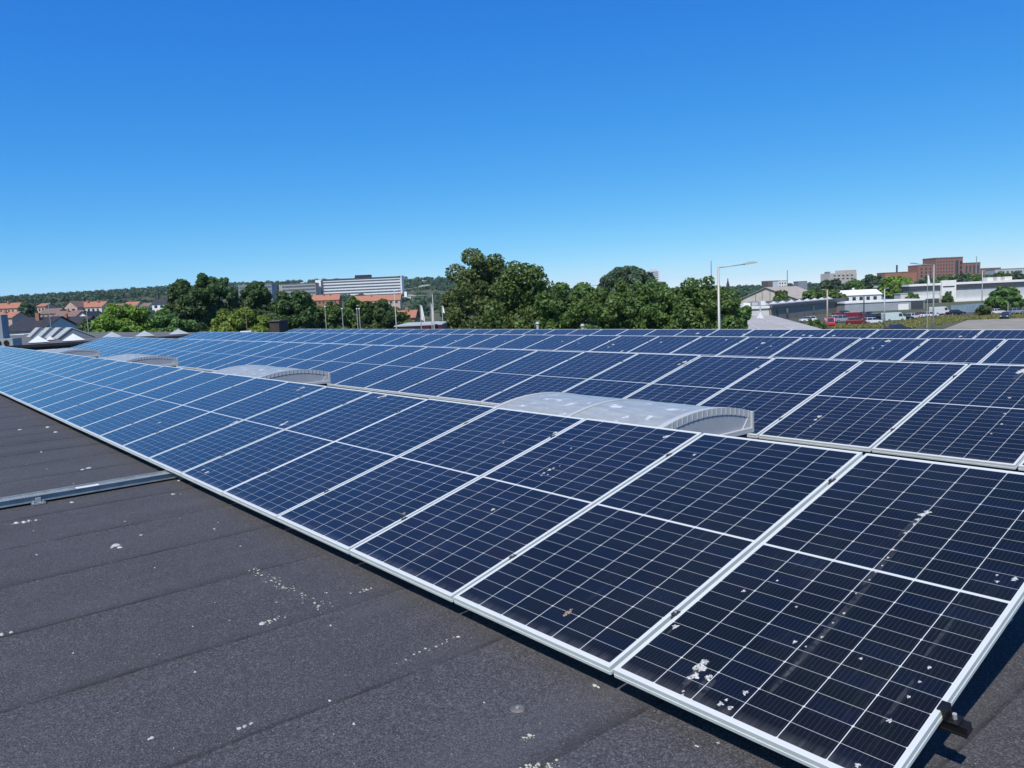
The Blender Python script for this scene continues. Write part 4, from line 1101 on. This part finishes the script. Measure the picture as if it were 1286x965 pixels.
# grey hall to the right of it
A = on_z(1060, 393, ZG); D1 = (A-CAM).dot(FH)
t, w_, h = block('grey_shed', 'grey clad shed with a white roof edge and a white door', 1061, 1161, 379.5, D1, mat('mid_grey_cladding',(0.30,0.33,0.36),0.6,var=0.06,scale=0.6), 14, 0.0, ZG, 'shed')
MB().box(-w_/2-.2, w_/2+.2, -.25, 14, h+.01, h+.5).build('roof_edge', M_WHITE, t)
dx0, dx1 = (1128-1111)/100*w_, (1141-1111)/100*w_
MB().box(dx0, dx1, -.08, -.002, .05, h-.9).build('door', M_WHITE, t)
MB().box(dx1+.8, w_/2-.3, -.08, -.002, .05, h-.2).build('dark_wall_panel', M_DKGREY, t)
# foreground workshop roof with pale sheets
zq = -3.0
P = [on_z(1031, 413, zq), on_z(968, 396, zq), on_z(936, 393, zq)]
c0 = P[0]; e1 = (P[1]-P[0]); e1.z = 0
nrm = Vector((-e1.y, e1.x, 0)).normalized()
if nrm.dot(RH) > 0: nrm = -nrm
t = thing('pale_roof_building', 'low building with a pale ribbed roof just beyond the panels', 'building', (0,0,0))
Bv = [c0-e1*0.45, P[1], P[1]+nrm*26, c0-e1*0.45+nrm*26]
poly = [(q.x, q.y) for q in Bv]
area = sum(poly[i][0]*poly[(i+1)%4][1]-poly[(i+1)%4][0]*poly[i][1] for i in range(4))
if area < 0: poly = poly[::-1]
MB().prism(poly, ZG, zq-.2).build('wall', M_OFFWHITE, t)
MB().prism(poly, zq-.199, zq).build('roof', mat('pale_roof_sheet',(0.40,0.38,0.35),0.75,var=0.12,scale=0.3), t)
for i in range(1, 9):
    a, b_ = Bv[0]+nrm*(i*3), Bv[1]+nrm*(i*3); a = Vector((a.x, a.y, zq+.03)); b_ = Vector((b_.x, b_.y, zq+.03))
    MB().tube(a, b_, 0.10, n=4).build('roof_rib', M_OFFWHITE, t)
V = on_z(955, 400, zq)
tv = thing('roof_ventilator', 'small grey cone ventilator on the pale roof', 'ventilator', (V.x, V.y, zq))
MB().tube((0,0,0.01),(0,0,1.0),0.75,0.1,n=10).build('cone', M_LTGREY, tv); MB().tube((0,0,1.0),(0,0,1.9),0.12,n=8).build('pipe', M_LTGREY, tv)
# warehouse with white entrance tower
D1 = 318
t, w_, h = block('trading_warehouse', 'long pale warehouse with a dark roof band at right', 1142, 1330, 361, D1, M_LTGREY, 30, 0.0, ZG, 'warehouse')
hb = hgt(1236, 353.5, D1, ZG)
MB().box(-w_/2-.3, w_/2+.3, -.5, 30, h+.01, hb-.8).build('dark_band', M_DKGREY, t)
MB().box(-w_/2-.4, w_/2+.4, -.7, 30.2, hb-.79, hb).build('roof_edge', M_WHITE, t)
s_ = w_/188.0
fx = lambda u: (u-1236)*s_
MB().box(fx(1180), fx(1198), -1.6, -.51, 0, hgt(1189, 352.3, D1, ZG)).build('entrance_tower', M_WHITE, t)
for u in (1186.5, 1191.0): MB().box(fx(u)-.45, fx(u)+.45, -1.66, -1.602, h-2.2, h-.9).build('window', M_GLASS, t)
MB().box(fx(1181.5), fx(1196), -1.68, -1.602, h+.7, h+1.2).build('sign_line', M_DKGREY, t)
MB().box(fx(1197.9)+.02, fx(1330), -1.4, -.01, h-5.6, h-4.2).build('white_canopy', M_WHITE, t)
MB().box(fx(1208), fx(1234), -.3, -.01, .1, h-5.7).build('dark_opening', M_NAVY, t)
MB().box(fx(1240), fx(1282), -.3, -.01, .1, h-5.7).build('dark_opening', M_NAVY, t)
MB().box(fx(1150), fx(1178), -1.4, -.01, h-3.6, h-2.4).build('white_canopy', M_WHITE, t)
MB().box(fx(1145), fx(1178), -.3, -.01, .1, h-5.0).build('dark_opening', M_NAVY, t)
for u, ww in ((1251,2.4),(1262,1.4),(1274,3.0)):
    MB().box(fx(u)-ww/2, fx(u)+ww/2, 4, 7, hb+.01, hb+1.5).build('roof_unit', M_OFFWHITE, t)
# brick housing
t, w_, h = block('brick_housing', 'large stepped red brick housing block on the horizon at right', 1174, 1210.5, 324.5, 700, M_BRICK, 18, 0.12, None, 'housing block')
q = w_/36.5
bx = [(-1,'', 1152, 1173.8, 333.5, 2), (0, '', 1133, 1151.8, 342, 3), (0, '', 1110, 1132.8, 343, 4), (0,'',1210.8,1236,330.5,1.5), (0,'',1236.3,1267,337,4)]
for _, _, a, b_, v, yo in bx:
    hh = hgt((a+b_)/2, v, 700, t.location.z)
    MB().box((a-1192.25)*q, (b_-1192.25)*q, yo, 16, 0, hh).build('wing', M_BRICK if a > 1140 else M_BRICK2, t)
    MB().box((a-1192.25)*q-.1, (b_-1192.25)*q+.1, yo-.2, 16.2, hh+.01, hh+.6).build('roof_edge', M_TILE2, t)
MB().box(-w_/2-.2, w_/2+.2, -.25, 18.2, h+.01, h+.9).build('roof_edge', M_TILE2, t)
windows(t, w_*.62, h-19, h-1.5, 6, 6, ww=.42, hh=.5, x0=-w_/2+1)
MB().box(w_*.22, w_*.34, -.1, -.002, h-19, h-2).build('stair_glazing', M_GLASS, t)
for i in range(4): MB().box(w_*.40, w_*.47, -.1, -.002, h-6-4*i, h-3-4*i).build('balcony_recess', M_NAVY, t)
hh = hgt(1163, 333.5, 700, t.location.z)
for i in range(3):
    for j in range(4): MB().box((1156+i*6-1192.25)*q, (1158.2+i*6-1192.25)*q, 1.9, 1.999, hh-4-3.2*j, hh-2-3.2*j).build('window', M_GLASS, t)
for i in range(4): MB().box((1216+i*5.2-1192.25)*q, (1218.4+i*5.2-1192.25)*q, 1.4, 1.499, hh-9, hh-1.5).build('window', M_GLASS, t)
MB().box((1127.5-1192.25)*q, (1129-1192.25)*q, 6, 7, 0, hgt(1128, 333, 700, t.location.z)).build('chimney', M_DKGREY, t)
t, w_, h = block('pale_apartments', 'pale grey apartment row right of the brick housing', 1250, 1320, 337.5, 640, M_LTGREY, 14, 0.0, None, 'apartments', cap=.6, capm=M_GREY)
windows(t, w_*.95, h-7, h-.8, 12, 2)
# blue steel fence and sheds
A = on_z(1195, 394.5, ZG); B = on_z(1241, 390.5, ZG)
A.z = B.z = ZG
dv = (B-A); ln = dv.length; hf = at(1195, 384, (A-CAM).dot(FH)).z-ZG
t = thing('blue_fence', 'tall blue grey corrugated steel fence by the car park', 'fence', A, math.atan2(dv.y, dv.x))
mb = MB(); nn_ = int(ln/0.5)
for i in range(nn_):
    mb.box(i*ln/nn_, (i+.55)*ln/nn_, -.08, .02, 0.05, hf); mb.box((i+.55)*ln/nn_, (i+1)*ln/nn_, -.02, .02, 0.05, hf-.02)
mb.build('steel_sheet', M_BLUE, t)
for i in range(8): MB().box(i*ln/7.02-.06, i*ln/7.02+.06, .03, .15, 0, hf+.1).build('post', M_STEEL, t)
t, w_, h = block('small_shed', 'small pale shed left of the white entrance tower', 1131, 1146, 369.5, 300, M_OFFWHITE, 5, 0, ZG, 'shed', cap=.3, capm=M_LTGREY)

# ------------------------------------------------------------------ lamps, flags, masts
def lamp(name, label, u, vtop, D, side, armpx, vhead, r=0.07, head='led', vb=None, group='street lamps', grey=None, r0=None):
    G = ground_at(u, vtop, D); zt_ = at(u, vtop, D).z; H = zt_-G.z
    t = thing(name, label, 'street lamp', G, face_yaw(), group)
    MB().tube((0,0,0),(0,0,H), r0 or r*1.35, r, n=10).build('post', grey or M_POLE, t, smooth=True)
    ln = abs(armpx)*D/FPX; dz = at(u, vhead, D).z-zt_+ (0.0445*armpx*D/FPX)
    if armpx:
        s = 1 if armpx > 0 else -1
        MB().tube((0,0,H-.06),(s*ln*.72,0,H-.06+dz*.72), r*.55, r*.42, n=8).build('arm', grey or M_POLE, t, smooth=True)
        a = Matrix.Translation((s*ln*.84, 0, H-.06+dz*.9)) @ Matrix.Rotation(-s*0.12 if dz >= 0 else s*0.02, 4, 'Y')
        hd = MB(); e = ln*.17
        hd.extr([(-e,-.04),(e*.8,-.04),(e,0.0),(e*.5,.09),(-e*.6,.11),(-e,.05)], -.16, .16, M=a)
        hd.build('lamp_head', M_LTGREY if grey is None else M_POLE, t, bevel=.015)
    return t
M_LAMPG = mat('dull_lamp_steel', (0.34,0.35,0.34), 0.6)
lamp('street_lamp', 'tall grey street lamp with a long arm before the green trees', 902, 335, 45, 1, 48, 333, r=.062, r0=.105)
lamp('street_lamp', 'street lamp whose arm points left before the brick housing', 1173, 332.5, 105, -1, -29, 328, r=.09, grey=M_STEEL)
lamp('street_lamp', 'lamp post beside the red car', 1039, 364, 150, -1, -6, 363, r=.12, grey=mat('tan_pole',(0.42,0.34,0.27),0.6))
lamp('street_lamp', 'lamp post beside the pale van', 1111, 363, 150, 1, 5, 362, r=.10)
lamp('street_lamp', 'lamp post at the left of the shop with arm to the right', 495, 365, 82, 1, 46, 362, r=.045, grey=M_LAMPG)
lamp('street_lamp', 'lamp post between the flags with arm to the left', 543, 370, 82, -1, -30, 368.5, r=.045, grey=M_LAMPG)
lamp('street_lamp', 'faint lamp post standing inside the green street trees', 759, 357, 62, -1, -31, 356, r=.03, grey=M_DKGREY)
lamp('street_lamp', 'lamp post before the pale warehouse wall', 1234, 340, 240, 1, 3, 340, r=.10)
def pole(name, label, u, vtop, D, r=.05, cat='pole', m=None, group=None, extra=None):
    G = ground_at(u, vtop, D); H = at(u, vtop, D).z-G.z
    t = thing(name, label, cat, G, face_yaw(), group)
    MB().tube((0,0,0),(0,0,H), r*1.2, r*.8, n=8).build('shaft', m or M_POLE, t)
    return t, H
FP = 'bare white flag poles'
for u, v, l in ((408,385.5,'leftmost bare white flag pole'),(429.5,388.5,'second bare white flag pole from the left'),(448,388.5,'left one of two close bare flag poles'),(451,388.5,'right one of two close bare flag poles')):
    t, H = pole('flag_pole', l, u, v, 80, .045, 'flag pole', M_POLE, FP); MB().tube((0,0,H),(0,0,H+.1),.09,.05,n=8).build('finial', M_WHITE, t)
def flag(label, u, vt, vb, wpx, D, seed, vpole):
    t, H = pole('flag_pole', 'white pole '+label, u, vpole, D, .055, 'flag pole', M_POLE, 'poles flying flags')
    rn = random.Random(seed); z1 = at(u, vt, D).z; z0 = at(u, vb, D).z; w_ = wpx*D/FPX
    mb = MB(); nx, nz = 8, 10
    for th in (0, 0.02):
        for j in range(nz+1):
            for i in range(nx+1):
                f = i/nx; g_ = j/nz
                sag = 0.45*f*(1-.5*g_)
                mb.v.append((0.06+w_*f*(0.45+.55*(1-g_)**.8), th+.10*math.sin(f*7+g_*3+seed)*(.3+f), (z1-z0)*g_-(z1-z0)*sag*.5*f))
    n1 = (nx+1)*(nz+1)
    for j in range(nz):
        for i in range(nx):
            a = j*(nx+1)+i
            mb.f += [(a,a+1,a+nx+2,a+nx+1),(n1+a+nx+1,n1+a+nx+2,n1+a+1,n1+a)]; mb.m += [0,0]
    c = mb.build('flag', M_FLAG, None, smooth=True)
    c.location = (t.location.x, t.location.y, z0); c.rotation_euler = (0,0,face_yaw())
    tag(c, 'white flag '+label, 'flag', 'hanging white flags')
flag('hanging limp on the left pole above the shop', 527.5, 383.5, 402, 4.5, 86, 1, 382.5)
flag('rolled close to the second pole above the shop', 541, 381.5, 405, 2.2, 87, 2, 380.5)
flag('small and far, before the yellow green tree', 555, 384.5, 393, 2.6, 96, 3, 383.5)
flag('hanging over the car park', 1165, 345.5, 357, 3.2, 150, 4, 344)
pole('flag_pole', 'thin white pole before the orange hipped house', 60.7, 381.5, 120, .05, 'flag pole', M_POLE, FP)
pole('flag_pole', 'thin white pole left of the yellow green tree', 108.6, 392, 100, .05, 'flag pole', M_POLE, FP)
pole('thin_pole', 'thin brown pole in front of the domed bush', 307.4, 378, 80, .045, 'pole', mat('rusty_pole',(0.20,0.15,0.12),0.7))
pole('radio_mast', 'tall thin radio mast left of the tall lamp', 893, 328, 900, .55, 'mast', M_GREY)
pole('radio_mast', 'thin mast behind the far white house', 988.7, 339.5, 560, .35, 'mast', M_GREY)
pole('radio_mast', 'short mast on the horizon beside the brick housing', 1226.5, 322, 690, .35, 'mast', M_GREY)
pole('sign_post', 'slim post by the dark parked car', 1266, 380, 190, .09, 'post', M_POLE)
pole('thin_pole', 'thin dark post before the grey shed', 1085, 372, 165, .14, 'post', M_DKGREY)
t, H = pole('church_spire', 'dark church spire on the horizon right of the lamp', 914, 350, 800, .6, 'spire', M_SLATE)
MB().tube((0,0,H-9),(0,0,H+.01),2.2,.05,n=8).build('spire_roof', M_SLATE, t)
# vent caps on the rearmost roof edge
for u, vt, vb, lab in ((675, 404.5, 414, 'white capped vent pipe behind the rearmost panels'), (731.5, 407, 414, 'small pinkish vent pipe behind the rearmost panels')):
    d = ray(u, vt); y_ = 16.1; P = CAM+d*((y_-CAM.y)/d.y)
    t = thing('roof_vent', lab, 'vent', (P.x, y_, ZR), 0, 'vent pipes at the roof edge')
    Hh = P.z-ZR
    MB().tube((0,0,0),(0,0,Hh-.06),.045,n=10).build('pipe', M_LTGREY if u < 700 else M_PINK, t)
    MB().tube((0,0,Hh-.07),(0,0,Hh),.075,.05,n=12).build('cap', M_LTGREY, t)
P = at(310, 417, 47)
t = thing('roof_box', 'flat white box lying on the far roof under the domed bush', 'box', (P.x, P.y, ZR), face_yaw())
MB().box(-.3,.3,-.2,.2,0,P.z-ZR).build('case', M_OFFWHITE, t); MB().box(-.33,.33,-.23,.23,P.z-ZR+.001,P.z-ZR+.06).build('lid', M_WHITE, t)

# ------------------------------------------------------------------ parked cars
PAINT = {}
def paint(name, col, metal=0.0):
    if name not in PAINT:
        m, n = new_mat(name)
        tc = n.n('ShaderNodeTexCoord').outputs['Object']
        n.l(n.mix(n.noise(tc, 2, 2), tuple(c*.92 for c in col), tuple(min(1, c*1.08) for c in col)), n.b.inputs['Base Color'])
        n.b.inputs['Roughness'].default_value = 0.3; n.b.inputs['Coat Weight'].default_value = 0.6; n.b.inputs['Metallic'].default_value = metal
        PAINT[name] = m
    return PAINT[name]
M_TYRE = mat('tyre_rubber', (0.02,0.02,0.02), 0.9)
M_RIM = mat('alloy_rim', (0.5,0.5,0.52), 0.35, 0.8)
M_HEAD = mat('headlight_glass', (0.75,0.75,0.75), 0.1)
M_TAIL = mat('tail_light_glass', (0.35,0.01,0.01), 0.2)
def car(label, u, vb, rz, p, kind='hatch', name='parked_car', group='cars parked beyond the roof', D=None):
    G = on_z(u, vb, ZG+.05) if D is None else ground_at(u, vb, D)
    t = thing(name, label, 'car' if kind != 'van' else 'van', (G.x, G.y, ZG+.05), face_yaw(rz), group)
    if kind == 'van':
        low = [(-2.5,.3),(2.4,.3),(2.5,.55),(2.45,1.0),(1.95,1.15),(1.45,1.95),(1.2,2.1),(-2.4,2.1),(-2.5,1.9)]; hw = .95
        MB().extr(low, -hw, hw).build('body', p, t, bevel=.05)
        for s in (-1, 1):
            MB().extr([(.75,1.15),(1.72,1.15),(1.38,1.85),(.75,1.85)], s*(hw+.004) if s > 0 else -hw-.012, s*hw+.012 if s > 0 else -hw-.004).build('window', M_GLASS, t)
        MB().add([(1.99,-.8,1.16),(1.99,.8,1.16),(1.50,.72,1.92),(1.50,-.72,1.92)], [(0,1,2,3)]).build('window', M_GLASS, t)
        wx = (1.6, -1.55); r = .33
    else:
        k = {'hatch': (2.05, 1.48, -1.95, .55, 1.05), 'suv': (2.25, 1.72, -2.2, .62, 1.15), 'saloon': (2.3, 1.42, -2.2, .50, 1.0)}[kind]
        Lh, H, Lr, belt0, hz = k; hw = .88
        bz = H*.64
        low = [(Lr,.32),(Lh*.94,.30),(Lh,.5),(Lh*.97,.72),(Lh*.55,bz-.02),(Lr*.9,bz),(Lr,.75)]
        MB().extr(low, -hw, hw).build('body', p, t, bevel=.06)
        tl = -1.75 if kind != 'saloon' else -1.3
        cb = [(tl-.1,bz-.01,hw-.05),(1.15,bz-.01,hw-.05),(.45,H-.06,hw-.22),(tl+.30,H-.06,hw-.22)]
        vs = [(x,-y,z) for x,z,y in cb]+[(x,y,z) for x,z,y in cb]
        MB().add(vs, [(0,1,2,3),(7,6,5,4),(1,5,6,2),(4,0,3,7),(3,2,6,7)]).build('window', M_GLASS, t)
        MB().box(tl+.26, .50, -hw+.20, hw-.20, H-.059, H).build('roof_panel', p, t, bevel=.03)
        for s in (-1, 1):
            for xx, x2 in ((-.35,-.35),(tl+.05,tl+.36)):
                MB().tube((xx, s*(hw-.045), bz), (x2, s*(hw-.205), H-.04), .045, n=6).build('pillar', p, t)
        wx = (Lh*.62, Lr*.66); r = .32
    for x in wx:
        for s in (-1, 1):
            wl = MB().tube((x, s*(hw-.16), r), (x, s*(hw+.02), r), r, n=16).build('wheel', M_TYRE, t)
            MB().tube((x, s*(hw+.021), r), (x, s*(hw+.03), r), r*.62, n=12).build('rim', M_RIM, wl)
    xf = 2.46 if kind == 'van' else Lh*.985
    xr_ = -2.5 if kind == 'van' else Lr
    for s in (-1, 1):
        MB().box(xf-.04, xf+.02, s*.62-.16, s*.62+.16, .58, .72).build('headlight', M_HEAD, t)
        MB().box(xr_-.02, xr_+.03, s*.68-.12, s*.68+.12, .62, .86).build('tail_light', M_TAIL, t)
    return t
W = paint('white_car_paint', (0.72,0.72,0.72)); RED = paint('red_car_paint', (0.42,0.015,0.02)); DRED = paint('dark_red_car_paint', (0.17,0.012,0.025))
BLK = paint('black_car_paint', (0.012,0.013,0.018)); SIL = paint('silver_car_paint', (0.42,0.44,0.46), .4); TEA = paint('pale_green_van_paint', (0.55,0.66,0.64)); NVY = paint('navy_car_paint', (0.02,0.03,0.06))
car('white hatchback half hidden by the pale roof', 1015, 404.8, math.pi, W)
car('bright red van behind the lamp post', 1042, 410.5, -1.9, RED, 'van')
car('white estate car right of the red one', 1048, 403, .15, W, 'saloon')
car('silver pickup beside the dark red cars', 1058, 405, .1, SIL, 'suv')
car('dark red estate car nearest the grass', 1075, 408, -.35, DRED, 'suv')
car('dark red car right of the dark red van', 1085, 402, .2, DRED, 'suv')
car('white hatchback before the black cars', 1095, 407.2, .1, W)
car('black off roader behind the white hatchback', 1101, 402.5, .15, BLK, 'suv')
car('pale green van beside the lamp post', 1122, 404, .08, TEA, 'van')
car('black car right of the pale green van', 1136, 402, -.5, BLK)
car('white car in front of the dark red hatchback', 1146, 401, .5, W)
car('dark red hatchback beside the white van', 1156, 399.3, -.5, DRED)
car('white saloon in front of the white van', 1166, 399, .2, W, 'saloon')
car('white van parked by the blue fence', 1180, 395.5, .25, W, 'van')
car('black saloon by the blue fence', 1200, 396, .1, BLK, 'saloon')
car('dark navy car alone near the round tree', 1263, 400.3, -2.3, NVY)
car('white car left under the round tree', 1251, 395, .1, W, 'saloon')
car('silver car under the round tree', 1275, 394.5, .2, SIL)
car('dark car just beyond the panels with its roof in view', 1127, 417, .1, NVY, 'saloon')

# ------------------------------------------------------------------ the air
hz = bpy.data.materials.new('air'); hz.use_nodes = True
t_ = hz.node_tree; t_.nodes.clear()
pv = t_.nodes.new('ShaderNodeVolumePrincipled'); ot = t_.nodes.new('ShaderNodeOutputMaterial')
pv.inputs['Color'].default_value = (0.80, 0.90, 1.0, 1); pv.inputs['Density'].default_value = 0.00006; pv.inputs['Anisotropy'].default_value = 0.0
t_.links.new(pv.outputs[0], ot.inputs['Volume'])
hb = MB().box(-3500, 3500, -3500, 3500, ZG-5, 90).build('haze', hz)
tag(hb, 'thin pale summer haze over the town', 'haze', kind='stuff')

car('dark red van behind the dark red estate', 1074, 402.5, -.3, DRED, 'van')
car('black car at the back between red and white cars', 1090, 399.5, .1, BLK, 'suv')
car('red car right behind the bright red one', 1053, 399.5, .2, RED)
car('dark grey car before the workshop wall', 1062, 396.5, .05, BLK)
